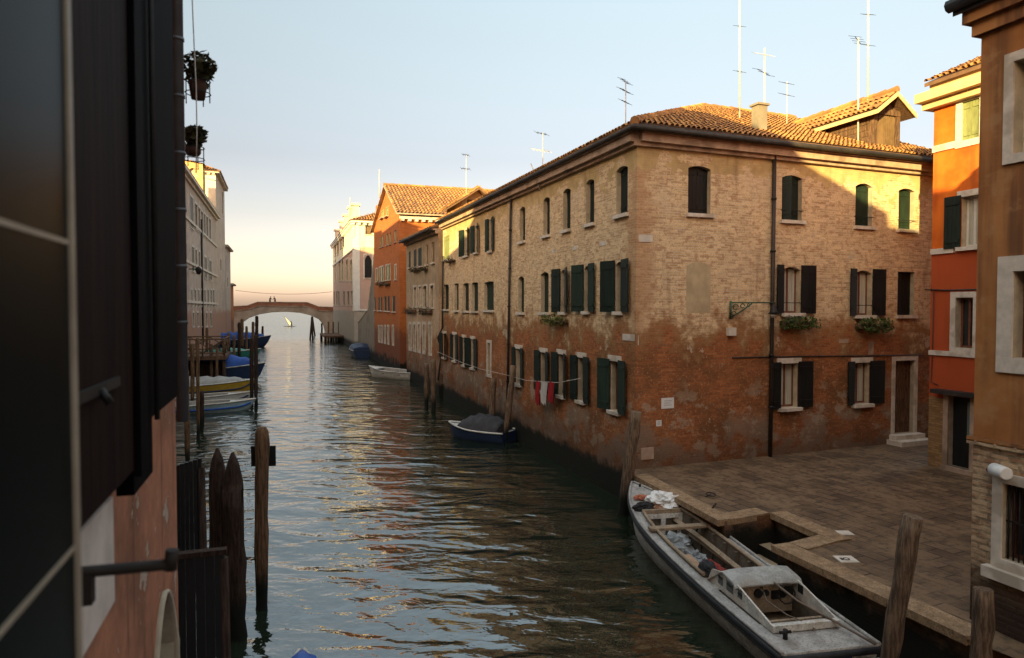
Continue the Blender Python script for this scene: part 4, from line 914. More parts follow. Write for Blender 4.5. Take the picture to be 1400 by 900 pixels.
# an ochre attic with an arched opening in front of the tower
x_ = hitp(262, 235, ct(88, 0), Cc).dot(Cn); za_ = hitp(270, 222, ct(88, 0), Cc).z
mb = MB(); Fq = Fac(ct(88, x_), Cn, -Cc); wa = wall_mesh(Fq, -3.2, 1.2, lz-2, [(-3.2, za_+.4), (1.2, za_-.2)], [(-.3, .5, za_-2.2, za_-.7, .3)])
wa.fbox(Fq, -3.2, 1.2, lz-2, za_-.6, -2.6, -.3); wa.face([Fq.p(-3.4, za_+.55, .3), Fq.p(1.4, za_-.15, .3), Fq.p(1.4, za_-.15, -3), Fq.p(-3.4, za_+.55, -3)], 2)
T2 = Thing('roof_terrace', ct(88, x_, lz), 'small ochre attic with an arched opening on the roof of the far palace', 'attic'); T2.part(wa, 'wall', [M['brick'], M['reveal'], M['tile']])
# two lower houses towards the bridge
for (nm, xa, xb, yt, col, lab) in (('narrow_house', 308.7, 315.5, 340, 'palazzo', 'narrow pale house between the tall tower house and the low house at the bridge'), ('low_house', 315.7, 319.2, 386, 'obrick', 'lowest narrow house right beside the left end of the bridge')):
    T = Thing(nm, ct(FL.px(xa, 400)[0], -7.8), lab, 'house'); a, b = FL.px(xa, 400)[0], FL.px(xb, 400)[0]; zt_ = FL.px(xb, yt+4)[1]
    hs = [mkwin(T, FL, xa+2, xa+2.9, yt+40, yt+52, kind='none', detail=0, jamb=.2, sill=0)] if nm[0] == 'n' else []
    mb = wall_mesh(FL, a, b, -1, [(a, zt_), (b, zt_)], hs)
    for p, q in ((ct(a, -7.8), ct(a, -16)), (ct(a, -16), ct(b, -16)), (ct(b, -16), ct(b, -7.8))): mb.face([p-Vector((0, 0, 1)), q-Vector((0, 0, 1)), q+Vector((0, 0, zt_)), p+Vector((0, 0, zt_))])
    T.part(mb, 'wall', [M[col], M['reveal']]); mb = MB(); mb.fbox(FL, a-.2, b+.1, zt_-.2, zt_+.1, -.3, .4); T.part(mb, 'cornice', M['stone'])
    dk = MB(); roof_plane(None, dk, [ct(a, -7.3, zt_), ct(b, -7.3, zt_), ct(b, -16, zt_+2), ct(a, -16, zt_+2)], ct(a, -7.3, zt_), ct(b, -7.3, zt_), pantile=False); T.part(dk, 'roof', M['tile'])
    BR0 = b
# ------------------------------------------------------------------ stone bridge
sb = 131.0; T = Thing('stone_bridge', ct(sb, .5), 'low arched stone bridge with a brick parapet spanning the end of the canal', 'bridge')
def tb(x, y): h = hitp(x, y, ct(sb, 0), Cc); return h.dot(Cn), h.z
path = [tb(x, y) for x, y in ((305, 418.5), (318, 418.5), (338, 417.5), (352, 412.5), (420, 413), (436, 419), (470, 420))]
soff = [tb(x, y) for x, y in ((322, 470), (324, 452), (330, 442), (340, 435), (355, 430), (372, 427.3), (392, 426.6), (410, 428), (425, 431.5), (437, 437), (443, 444), (445, 452), (446, 470))]
ts = sorted(set([p[0] for p in path]+[p[0] for p in soff]))
def itp(tab, t_):
    for a, b in zip(tab[:-1], tab[1:]):
        if a[0] <= t_ <= b[0]: return a[1]+(b[1]-a[1])*(t_-a[0])/max(1e-6, b[0]-a[0])
    return None
ring, par, deck_, par2 = MB(), MB(), MB(), MB(); dep = 3.6
def lo(t_):
    if soff[0][0] < t_ < soff[-1][0]: return itp(soff, t_)
    return -1
for a, b in zip(ts[:-1], ts[1:]):
    e_ = 1e-4
    la, lb = lo(a+e_), lo(b-e_); ta_, tb_ = itp(path, a)-.75, itp(path, b)-.75
    for s_ in (sb, sb+dep):
        ring.face([ct(s_, a, la), ct(s_, b, lb), ct(s_, b, tb_), ct(s_, a, ta_)])
    if la > -1 or lb > -1: ring.face([ct(sb, a, la), ct(sb, b, lb), ct(sb+dep, b, lb), ct(sb+dep, a, la)])
    ring.face([ct(sb, a, ta_), ct(sb, b, tb_), ct(sb+dep, b, tb_), ct(sb+dep, a, ta_)])
    for s_ in (sb, sb+dep-.35):
        (par if s_ == sb else par2).hexa([ct(s_, a, ta_+.002), ct(s_, b, tb_+.002), ct(s_+.35, b, tb_+.002), ct(s_+.35, a, ta_+.002)], [ct(s_, a, ta_+.62), ct(s_, b, tb_+.62), ct(s_+.35, b, tb_+.62), ct(s_+.35, a, ta_+.62)])
        deck_.hexa([ct(s_-.06, a, ta_+.622), ct(s_-.06, b, tb_+.622), ct(s_+.41, b, tb_+.622), ct(s_+.41, a, ta_+.622)], [ct(s_-.06, a, ta_+.74), ct(s_-.06, b, tb_+.74), ct(s_+.41, b, tb_+.74), ct(s_+.41, a, ta_+.74)])
    deck_.hexa([ct(sb-.1, a, ta_-.13), ct(sb-.1, b, tb_-.13), ct(sb, b, tb_-.13), ct(sb, a, ta_-.13)], [ct(sb-.1, a, ta_+.0), ct(sb-.1, b, tb_+.0), ct(sb, b, tb_+.0), ct(sb, a, ta_+.0)])
T.part(ring, 'arch', plain('bridge_stone', (.40, .32, .25), .9, .3, .8, .3, dirt=(.2, .15, .1))); M['bbr'] = plain('bridge_brick', (.28, .12, .07), .9, .3, 1.5); T.part(par, 'parapet', M['bbr']); T.part(par2, 'parapet', M['bbr']); T.part(deck_, 'coping', M['cornice'])
# two people leaning over the parapet
def person(t_, s_, lab, shirt, lean=.25, look=-1):
    zf = itp(path, t_)-.75-.05
    b = ct(s_, t_, zf)
    V = [(0, 0, .98), (0, 0, 1.25), (0, -lean*.5, 1.46), (0, -lean*.62, 1.58), (.10, 0, .95), (.11, -.05, .50), (.10, .02, .07), (-.10, 0, .95), (-.11, .03, .50), (-.10, .06, .07),
         (.19, -lean*.5, 1.42), (.25, -lean*.7, 1.17), (.15, -lean*.5-.30, 1.08), (-.19, -lean*.5, 1.42), (-.25, -lean*.7, 1.17), (-.12, -lean*.5-.30, 1.10), (.11, -.12, .05), (-.11, -.08, .05)]
    E = [(0, 1), (1, 2), (2, 3), (0, 4), (4, 5), (5, 6), (0, 7), (7, 8), (8, 9), (2, 10), (10, 11), (11, 12), (2, 13), (13, 14), (14, 15), (6, 16), (9, 17)]
    rr = [.15, .15, .12, .055, .10, .065, .045, .10, .065, .045, .055, .045, .035, .055, .045, .035, .035, .035]
    me = bpy.data.meshes.new('person'); me.from_pydata(V, E, []); o = bpy.data.objects.new('person', me); COL.objects.link(o)
    md = o.modifiers.new('skin', 'SKIN'); sv = me.skin_vertices[0].data
    for i_, q in enumerate(rr): sv[i_].radius = (q, q*.8)
    sv[0].use_root = True
    ss = o.modifiers.new('sub', 'SUBSURF'); ss.levels = 1; ss.render_levels = 1
    me.materials.append(shirt); o.location = b; o.rotation_euler = (0, 0, TH+look)
    tag(o, lab, 'person')
    h = MB(); hc = Vector((0, -lean*.75, 1.69))
    for i_ in range(6):
        for j_ in range(8):
            def sp(i, j): a = math.pi*i/6; c = 6.28318*j/8; return hc+Vector((.078*math.sin(a)*math.cos(c), .092*math.sin(a)*math.sin(c), .115*math.cos(a)))
            h.face([sp(i_, j_), sp(i_+1, j_), sp(i_+1, j_+1), sp(i_, j_+1)], 0, None, True)
    h.tube([hc+Vector((0, -.085, 0)), hc+Vector((0, -.115, -.02))], [.02, .012], 5); h.build('head', plain('skin', (.42, .24, .16), .6, .1, 5), o)
    h = MB()
    for i_ in range(3):
        for j_ in range(8):
            def sp(i, j): a = math.pi*i/6; c = 6.28318*j/8; return hc+Vector((0, .015, .012))+Vector((.088*math.sin(a)*math.cos(c), .10*math.sin(a)*math.sin(c), .12*math.cos(a)))
            h.face([sp(i_, j_), sp(i_+1, j_), sp(i_+1, j_+1), sp(i_, j_+1)], 0, None, True)
    h.build('hair', plain('dark_hair', (.02, .015, .012), .6, .2, 9), o)
person(tb(369, 410)[0], sb+.95, 'person in dark clothes leaning on the bridge parapet, the left one of the pair', plain('dark_coat', (.03, .028, .035), .8, .3, 4), .35, .5)
person(tb(376, 410)[0], sb+.95, 'person with a raised shoulder leaning on the bridge parapet, the right one of the pair', plain('brown_jacket', (.06, .04, .035), .8, .3, 4), .35, -.7)
# cable above the bridge
mb = MB(); A = ct(128, -7.6, hitp(320, 397, ct(128, 0), Cc).z); B = ct(128, 8.8, hitp(455, 399, ct(128, 0), Cc).z)
mb.tube([A.lerp(B, k/14)-Vector((0, 0, .55*(1-(2*k/14-1)**2))) for k in range(15)], .03, 4); tag(mb.build('overhead_cable', M['gutter'], None, (A+B)/2), 'thin sagging cable stretched across the sky above the bridge', 'cable')

# ------------------------------------------------------------------ our own side of the canal: the house of the window, and its neighbours out of frame
T = Thing('pink_house', ct(0, -.75), 'faded pink plastered house with dark shutters and stone sill at the left edge', 'house')
FH = Fac(ct(0, -.75), Cc, Cn)
arch_ = (4.42, 5.32, -1.2, 3.42, .5)
mb = wall_mesh(FH, -2.46, 5.55, -1.2, [(-2.46, 13.45), (0.98, 13.8), (5.55, 16.15)], [arch_, (.1, 1.3, CAMZ-.75, CAMZ+1.3, 0), (3.0, 4.2, CAMZ-.62, CAMZ+1.5, 0)])
for s_, h1 in ((5.55, 16.15), (-2.46, 13.45)):
    a, b = ct(s_, -.75), ct(s_, -14); mb.face([a-Vector((0, 0, 1)), b-Vector((0, 0, 1)), b+Vector((0, 0, h1)), a+Vector((0, 0, h1))])
mb.face([ct(5.55, -14, -1), ct(-2.46, -14, -1), ct(-2.46, -14, 13.45), ct(.98, -14, 13.8), ct(5.55, -14, 16.15)])
dk = MB()
for q in ([(5.6, 16.17), (.98, 13.82)], [(.98, 13.82), (-2.46, 13.47)]): dk.face([ct(q[0][0], -.7, q[0][1]), ct(q[1][0], -.7, q[1][1]), ct(q[1][0], -14.1, q[1][1]), ct(q[0][0], -14.1, q[0][1])])
T.part(dk, 'roof', M['tile'])
T.part(mb, 'wall', [M['pink'], M['reveal'], M['stone']])
s = MB()
n = 8; a, b, z0_, z1_, r_ = arch_   # pale stone moulding round the water door
pts = [FH.p(a-.03, 0, .005), FH.p(a-.03, z1_-r_, .005)]+[FH.p(a+(b-a)*k/n+0, z1_+.03-r_*(2*k/n-1)**2, .005) for k in range(1, n)]+[FH.p(b+.03, z1_-r_, .005), FH.p(b+.03, 0, .005)]
s.tube(pts, .028, 6, squash=.6); T.part(s, 'door_moulding', M['reveal'])
s = MB(); s.face([FH.p(a, -1, -.2), FH.p(b, -1, -.2), FH.p(b, z1_, -.2), FH.p(a, z1_, -.2)]); T.part(s, 'water_door', M['greywall'])
# our window: glazed casement folded right back, dark wooden shutters, stone sill
WIN = MB(); WIN.fbox(FH, .1, 1.3, CAMZ-.75, CAMZ+1.3, -.24, -.20); win = T.part(WIN, 'window', M['frame'])
s = MB(); s.fbox(FH, 1.35, 2.62, CAMZ-1.0, CAMZ-.64, -.1, .20); T.part(s, 'sill', plain('rough_sill_stone', (.62, .52, .45), .8, .2, 6, .3), win)
cas = MB(); tC = .40; zc0, zc1 = CAMZ-.95, CAMZ+1.6
ua0, ua1 = -.5, 1.375
def cbox(a, b, c, d, o0_=tC-.022, o1_=tC+.022, m=0): cas.fbox(FH, a, b, c, d, o0_, o1_, m)
cbox(ua1-.017, ua1, zc0, zc1, tC-.01, tC+.01, 1); cbox(ua0, ua0+.05, zc0, zc1)
cbox(ua0+.05, ua1-.018, CAMZ+.109, CAMZ+.117, tC-.006, tC+.006, 1); cbox(ua0+.05, ua1-.018, CAMZ-.419, CAMZ-.411, tC-.006, tC+.006, 1)
def wood_edge():
    t = NT('worn_casement_edge'); n = t.noise(6, 4, .6, t.coord("Object", (1, 1, 2))); return t.done(t.mix(n, (.22, .17, .12), (.50, .40, .29)), .5, None, .4)
cs = T.part(cas, 'casement', [M['gutter'], wood_edge()], win)
g = MB(); g.fbox(FH, ua0+.05, ua1-.019, zc0+.05, zc1-.05, tC-.004, tC+.004); gm_ = glass_mat('casement_glass', (.006, .008, .008), .3); gm_.node_tree.nodes['Principled BSDF'].inputs['Specular IOR Level'].default_value = .02; T.part(g, 'pane', gm_, cs)
def shutter(t_, s0, s1, z0, z1, mat, th=.04):
    m = MB(); m.fbox(FH, s0, s1, z0, z1, t_-th, t_)
    n = 3
    return T.part(m, 'shutter', mat, win)
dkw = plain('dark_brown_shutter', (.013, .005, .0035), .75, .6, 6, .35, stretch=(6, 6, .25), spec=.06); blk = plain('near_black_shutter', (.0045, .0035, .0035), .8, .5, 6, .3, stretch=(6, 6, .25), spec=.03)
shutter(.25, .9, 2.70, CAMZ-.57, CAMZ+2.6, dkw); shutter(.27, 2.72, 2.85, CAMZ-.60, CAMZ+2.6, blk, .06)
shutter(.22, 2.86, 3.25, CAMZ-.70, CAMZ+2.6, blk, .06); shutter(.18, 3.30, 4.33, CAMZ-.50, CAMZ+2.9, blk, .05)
s = MB(); s.tube([FH.p(3.28, CAMZ-.48, .235), FH.p(3.28, CAMZ+2.6, .235)], .012, 6); T.part(s, 'hinge_rod', M['iron'], win)
s = MB(); s.tube([FH.p(2.05, CAMZ-.69, -.02), FH.p(2.05, CAMZ-.70, .46)], .016, 8); s.tube([FH.p(2.05, CAMZ-.715, .455), FH.p(2.05, CAMZ-.66, .46)], .018, 8); s.fbox(FH, 2.03, 2.07, CAMZ-.78, CAMZ-.70, .20, .27); T.part(s, 'iron_stay', plain('rusty_iron', (.022, .015, .011), .7, .4, 12, .3), win)
s = MB(); s.fbox(FH, 1.95, 2.45, CAMZ-.245, CAMZ-.215, .251, .262); s.tube([FH.p(2.2, CAMZ-.23, .26), FH.p(2.2, CAMZ-.27, .285)], .012, 6); T.part(s, 'strap_hinge', M['iron'], win)
# downpipe and hanging cable at the house corner
s = MB(); px_ = FH.p(4.98, 0, .12); s.tube([px_+Vector((0, 0, 4.55)), px_+Vector((0, 0, 16))], .038, 10)
for k in range(22):
    z_ = 5.2+k*.37; s.tube([px_+Vector((0, 0, z_)), px_+Vector((0, 0, z_+.02))], .044, 10)
T.part(s, 'downpipe', plain('zinc_pipe', (.12, .12, .125), .45, .2, 8, .1, metal=.3))
s = MB(); q = ct(5.0, -.53, 0); s.tube([q+Vector((.01*math.sin(k*1.1), 0, 6.2+k*.28)) for k in range(14)], .004, 5); T.part(s, 'cable', M['antenna'])
# hanging flower pots
def leaves(mb, c, r, n, size, rng, flat=.8, m=0):
    for _ in range(n):
        d = Vector((rng.gauss(0, 1), rng.gauss(0, 1), rng.gauss(0, 1))).normalized()*(rng.random()**.45)
        p = Vector(c)+Vector((d.x*r[0], d.y*r[1], d.z*r[2])); a = Vector((rng.gauss(0, 1), rng.gauss(0, 1), rng.gauss(0, .6))).normalized(); b = a.cross(Vector((rng.gauss(0, 1), rng.gauss(0, 1), rng.gauss(0, 1)))).normalized(); s = size*rng.uniform(.6, 1.3)
        mb.face([p-a*s, p-b*s*.55, p+a*s, p+b*s*.55], m)
for (px0, py0, lab, r_, dep_, cup) in ((274, 96, 'upper hanging basket of dark leaves in an iron ring beside the downpipe', .135, 4.9, True), (267, 190, 'lower and smaller hanging plant on the corner of the pink house', .10, 5.4, False)):
    rr_ = ray(px0, py0); p = CAMP+rr_*dep_; HT = Thing('hanging_plant', p, lab, 'plant', 'plants hanging on the corner of the pink house'); rng = random.Random(px0)
    mb = MB(); leaves(mb, p+Vector((.0, 0, .03)), (r_*.85, r_*.85, r_*.75), 330, .028, rng); leaves(mb, p+Vector((-.02, 0, -.05)), (r_*.6, r_*.6, r_*.7), 140, .026, rng); HT.part(mb, 'foliage', M['leafd'])
    mb = MB(); b_ = p+Vector((-.02, 0, -.05-r_*.2)); mb.tube([b_, b_-Vector((0, 0, .04)), b_-Vector((0, 0, .13 if cup else .06))], [.058, .06, .046], 12); HT.part(mb, 'pot', M['terracotta'])
    mb = MB()
    for z_ in (.0, -.09): mb.tube([b_+Vector((.085*math.cos(k*.5236), .085*math.sin(k*.5236), z_)) for k in range(13)], .004, 5)
    for k in range(4): mb.tube([b_+Vector((.085*math.cos(k*1.57), .085*math.sin(k*1.57), 0)), b_+Vector((.085*math.cos(k*1.57), .085*math.sin(k*1.57), -.16))], .004, 5)
    w0 = FH.p(5.1, b_.z, 0); mb.tube([w0, b_+Vector((-.08, 0, 0))], .006, 5); HT.part(mb, 'ring', M['iron'])
# neighbouring houses behind the camera and along the bank, hidden by the shutters: unseen, rooflines shaped to cast the canal's shade
def nhouse(name, lab, s0, s1, t0, depth, z0, z1, ridge_up=1.6, mat='occl'):
    T = Thing(name, ct((s0+s1)/2, t0), lab, 'house'); F = Fac(ct(0, t0), Cc, Cn); hs = []
    n = max(1, int((s1-s0)/2.6)); floors = max(1, int(min(z0, z1)/3.4))
    for k in range(n):
        for f in range(floors):
            u = s0+(s1-s0)*(k+.5)/n; hs.append((u-.45, u+.45, 1.9+f*3.3, 3.4+f*3.3, 0))
    mb = wall_mesh(F, s0, s1, -1, [(s0, z0), (s1, z1)], hs)
    q = [ct(s0, t0), ct(s0, t0-depth), ct(s1, t0-depth), ct(s1, t0)]; zz = [z0, z0, z1, z1]
    for k in range(3): a, b = q[k], q[k+1]; mb.face([a-Vector((0, 0, 1)), b-Vector((0, 0, 1)), b+Vector((0, 0, zz[k+1])), a+Vector((0, 0, zz[k]))])
    T.part(mb, 'wall', [M[mat], M['reveal']])
    s = MB()
    for h in hs: board_panel(s, F, h[0], h[1], h[2], h[3], -.12, n=4)
    T.part(s, 'shutters', M['green'])["kind"] = "stuff"
    dk = MB(); tm = t0-depth/2
    for tt in (t0+.3, t0-depth-.3):
        P4 = [ct(s0-.1, tt, z0+.0), ct(s1+.1, tt, z1+.0), ct(s1+.1, tm, z1+ridge_up), ct(s0-.1, tm, z0+ridge_up)]; roof_plane(None, dk, P4, P4[0], P4[1], pantile=False)
    T.part(dk, 'roof', M['tile'])
nhouse('unseen_shade_house', 'unseen ochre shade-casting house right behind the viewpoint beside a narrow gap', -22, -3.55, -.75, 12, 13.2, 13.25, .6)
nhouse('unseen_shade_house', 'unseen low shade-casting house closing the narrow gap behind the viewpoint', -3.54, -2.47, -.9, 10, 11.75, 11.8, .15)
nhouse('unseen_shade_house', 'unseen recessed shade-casting house next to the pink house on the left bank', 5.56, 10.4, -7.8, 8, 15.4, 15.2, .6)
nhouse('unseen_shade_house', 'unseen ochre house with a falling roofline shaped for its shadow on the left bank', 10.41, 21.4, -7.8, 8, 14.35, 12.75, .3)
nhouse('unseen_shade_house', 'unseen ochre shade-casting house third along the left bank', 22.9, 36, -7.8, 9, 15.6, 16.6, .8)
nhouse('unseen_shade_house', 'unseen high shade-casting house before the pale palace on the left bank', 36.01, 47.9, -7.8, 9, 16.9, 16.9, .5)
mb = MB(); mb.fbox(Fac(ct(0, -7.8), Cc, Cn), 5.5, 47.9, -1.5, 1.0, -6, .6); tag(mb.build('left_quay', M['brick2']), kind='structure')
mb = MB(); mb.fbox(Fac(ct(0, -7.8), Cc, Cn), 47.95, 132, -1.5, .9, -6, .0-.01); tag(mb.build('left_bank_ground', M['greywall']), kind='structure')

# ------------------------------------------------------------------ mooring poles
def pole(px_t, py_t, px_b, py_b, r, mat, lab, group='mooring poles standing in the canal', tip='point', z=0.0, name='mooring_pole', seedv=None, rt=None, deep=1.2):
    b = onz(px_b, py_b, z); ztop = None
    # top: on the vertical plane through the base, facing the camera
    h = hitp(px_t, py_t, b, Vector((b.x, b.y, 0)).normalized())
    n = 14; rng = random.Random(int(px_t*7+py_t)); pts, rad = [], []
    d = (h-b); 
    for k in range(n+1):
        f = -deep/max(.5, d.length)+(1+deep/max(.5, d.length))*k/n; p = b+d*f+Vector((rng.uniform(-1, 1), rng.uniform(-1, 1), 0))*r*.10
        w_ = 1+rng.uniform(-.09, .09)
        if 0 < f < .22 and z == 0: w_ *= .88
        pts.append(p); rad.append((r if rt is None else r+(rt-r)*max(0, f))*w_)
    if tip == 'point': pts[-2] = h-d.normalized()*r*4; pts[-1] = h-d.normalized()*r*3; rad[-1] = r*.95; pts.append(h-d.normalized()*1.2*r); rad.append(r*.6); pts.append(h); rad.append(r*.16)
    elif tip == 'round': pts[-1] = h-d.normalized()*r*.7; pts.append(h); rad.append(r*.62)
    mb = MB(); mb.tube(pts, rad, 12)
    o = mb.build(name, M[mat], None, b); tag(o, lab, 'mooring pole', group); return b, h
b, h = pole(358, 584, 357.5, 832, .118, 'pole', 'tall brown mooring pole carrying a small dark board, standing alone in the water', tip='round')
sb_ = hitp(362, 626, b, Vector((b.x, b.y, 0)).normalized()); Fs = Fac(sb_, Vector((1, .1, 0)), Vector((.1, -1, 0)))
mb = MB(); mb.fbox(Fs, -.27, .15, sb_.z-.18, sb_.z+.18, -.17, -.13); mb.fbox(Fs, -.02, .03, sb_.z-.1, sb_.z+.1, -.129, -.1); tag(mb.build('sign_board', M['black'], None, sb_), 'small dark board fixed behind the tall lone mooring pole', 'board')
pole(297, 613, 300, 862, .14, 'poled', 'thick dark pointed mooring pole, left one of the touching pair', tip='point'); pole(318, 619, 325, 872, .155, 'poled', 'thick dark pointed mooring pole, right one of the touching pair', tip='point')
pole(870, 563, 851, 704, .155, 'poleg', 'leaning weathered grey pole at the corner of the brick house', tip='flat', rt=.14)
pole(1247, 706, 1205, 965, .10, 'poleg', 'leaning weathered grey pole in front of the quay at the stern of the work boat', tip='flat', rt=.125)
pole(1345, 806, 1337, 1010, .115, 'poleg', 'rough grey pole at the foot of the brown house, nearest the lower right corner', tip='flat')
for xt, yt, xb, yb, r, lab in ((583, 497, 583, 558, .13, 'slim pole in the water, left one of the close pair along the brick wall'), (592.5, 492, 592.5, 563, .13, 'slim pole in the water, right one of the close pair along the brick wall'),
                         (675, 517, 671, 592, .13, 'grey pole against the brick wall just behind the small covered boat'), (702, 500, 690, 606, .12, 'pole leaning on the brick wall to the right of the small covered boat')):
    pole(xt, yt, xb, yb, r, 'poleg', lab, tip='flat')
# poles and stakes of the left bank
lb = [(344, 462, 344, 556, .10, 'poled'), (350, 458, 350, 558, .10, 'poled'), (327, 441, 327, 492, .16, 'poled'), (337, 446, 337, 486, .14, 'pole'), (351, 432, 351, 476, .22, 'poled'), (346, 440, 346, 480, .17, 'pole'), (359, 446, 359, 474, .15, 'poled'), (331, 436, 331, 480, .2, 'pole'),
      (254, 505, 257, 640, .09, 'pole'), (263, 470, 263, 560, .10, 'pole'), (270, 462, 271, 600, .07, 'pole'), (276, 535, 276, 590, .09, 'poled'), (289, 470, 289, 530, .10, 'poleg'), (297, 476, 296, 540, .08, 'pole'), (306, 462, 306, 528, .11, 'poleg'), (313, 455, 313, 505, .12, 'pole'), (320, 458, 320, 500, .12, 'poleg'), (283, 448, 283, 520, .1, 'pole')]
desc = ['inner dark stake of the pair at the boat bows', 'outer dark stake of the pair at the boat bows', 'dark stake behind the teal boat', 'brown stake beside the teal boat', 'tallest dark pile in front of the left bridge foot', 'brown pile beside the tall dark pile at the bridge', 'short dark stake off the tip of the farthest blue boat', 'brown pile left of the farthest blue boat',
        'reddish stake close against the pink house corner', 'brown stake at the near end of the lattice jetty', 'thin stake by the light blue boat', 'short dark stake with a pale cap at the yellow boat', 'pale post under the lattice jetty', 'thin brown stake behind the yellow boat', 'pale stake beside the blue covered boat', 'brown stake right of the lattice jetty', 'grey stake between the jetty and the teal boat', 'brown post behind the lattice jetty']
for (a, b_, c, d, r, m_), ds in zip(lb, desc): pole(a, b_, c, d, r, m_, ds, 'stakes along the left bank', 'round')
# piles in the lagoon mouth
T = Thing('dolphin_piles', onz(429, 463, 0), 'group of three dark piles leaning together in the canal mouth under the bridge arch', 'piles')
for (x0_, y0_, x1_, y1_) in ((426.5, 433, 424, 464), (426.5, 433, 427.5, 464), (427, 433, 430.5, 459)):
    a = onz(x1_, y1_, 0); h = hitp(x0_, y0_, a, Vector((a.x, a.y, 0)).normalized()); mb = MB(); mb.tube([a-(h-a)*.3, h], .16, 7); T.part(mb, 'pile', M['poled'])
pole(440, 442, 440, 463, .16, 'poled', 'single dark pile to the right of the leaning group under the bridge', 'piles under the bridge', 'round')
for x in (449, 455.5, 463, 468): pole(x, 440, x, 466, .13, 'pole', {449: 'pale post next to the right bridge foot', 455.5: 'brown post at the outer end of the far right jetty', 463: 'reddish post in the middle of the far right jetty', 468: 'reddish post at the wall end of the far right jetty'}[x], 'posts of the far right jetty', 'flat')

# ------------------------------------------------------------------ jetties
T = Thing('lattice_jetty', ct(50, -5.6), 'wooden landing stage with crossed railings on the left bank, above the moored boats', 'jetty')
mb = MB(); z0 = 2.15; mb.fbox(Fac(ct(49, 0), Cn, -Cc), -7.8, -3.55, z0-.25, z0, -5, 0); T.part(mb, 'deck', M['wood'])
mb = MB(); mb.fbox(Fac(ct(49, 0), Cn, -Cc), -7.8, -3.7, .3, z0-.6, -4.5, -1.5); T.part(mb, 'underdeck_shade', M['poled'])  # dark box added to stand for the shade under the deck
for s_ in (49.05, 53.9):
    rl = MB(); xs = [-7.6+k*1.32 for k in range(4)]
    for x in xs: rl.tube([ct(s_, x, z0), ct(s_, x, z0+1.15)], .05, 6)
    rl.tube([ct(s_, xs[0], z0+1.12), ct(s_, xs[-1], z0+1.12)], .05, 6); rl.tube([ct(s_, xs[0], z0+.2), ct(s_, xs[-1], z0+.2)], .04, 6)
    for a, b_ in zip(xs[:-1], xs[1:]): rl.tube([ct(s_, a, z0+.2), ct(s_, b_, z0+1.1)], .035, 5); rl.tube([ct(s_, a, z0+1.1), ct(s_, b_, z0+.2)], .035, 5)
    T.part(rl, 'railing', M['pole'])
rl = MB(); rl.tube([ct(49.05, -3.65, z0+1.12), ct(53.9, -3.65, z0+1.12)], .05, 6)
for k in range(3): rl.tube([ct(49.05+k*1.62, -3.65, z0+.1), ct(50.67+k*1.62, -3.65, z0+1.1)], .035, 5); rl.tube([ct(49.05+k*1.62, -3.65, z0+1.1), ct(50.67+k*1.62, -3.65, z0+.1)], .035, 5)
T.part(rl, 'railing', M['pole'])
for s_ in (49.2, 53.7):
    for t_ in (-3.7, -5.6, -7.5): mb = MB(); mb.tube([ct(s_, t_, -1), ct(s_, t_, z0-.26)], .1, 7); T.part(mb, 'post', M['poled'])
T = Thing('plank_jetty', ct(108, 6.6), 'low dark plank jetty on posts against the right bank near the bridge', 'jetty')
mb = MB(); mb.fbox(Fac(ct(106, 0), Cn, -Cc), 6.0, 9.2, .95, 1.2, -12, 0); T.part(mb, 'deck', M['wood'])
for s_ in (106.3, 117.7):
    for t_ in (6.2, 7.8): mb = MB(); mb.tube([ct(s_, t_, -1), ct(s_, t_, .94)], .18, 7); T.part(mb, 'post', M['poled'])
mb = MB(); pl = [ct(5.9, -.55), ct(7.4, -.55)]
# dark boarded screens standing in the water beside the pink house
def screen(name, s0, t0, x0, x1, yt, zb, lab, ang=0, th=.06, slope=0):
    P0 = ct(s0, 0); Fp = Fac(P0, Cn, -Cc); a = Fp.px(x0, yt)[0]; b_ = Fp.px(x1, yt)[0]; zt_ = Fp.px((x0+x1)/2, yt)[1]
    T = Thing(name, Fp.p((a+b_)/2, 0), lab, 'screen'); mb = MB(); n = 6
    for k in range(n):
        u0, u1 = a+(b_-a)*k/n, a+(b_-a)*(k+1)/n-.008; q = zt_+slope*(k+.5)/n
        mb.hexa([Fp.p(u0, zb, 0), Fp.p(u1, zb, 0), Fp.p(u1, zb, -th), Fp.p(u0, zb, -th)], [Fp.p(u0, q, 0), Fp.p(u1, q, 0), Fp.p(u1, q, -th), Fp.p(u0, q, -th)])
    T.part(mb, 'boards', M['black']); mb = MB(); mb.fbox(Fp, a-.02, b_+.02, zt_+min(0, slope)-.0, zt_+min(0, slope)+.05, -th-.02, .02) if slope == 0 else None
    if mb.f: T.part(mb, 'top_rail', M['poled'])
    mb = MB(); mb.tube([Fp.p(b_+.03, -1, -.05), Fp.p(b_+.03-.05, zt_-.05, -.05)], .055, 8); T.part(mb, 'post', M['poled'])
screen('boarded_screen', 7.3, 0, 226, 307, 762, -1, 'large black boarded screen standing in the water below the pink house')
screen('slatted_screen', 9.6, 0, 240, 276, 636, 1.6, 'smaller dark slatted screen with a sloping top behind the large black screen', slope=.08)

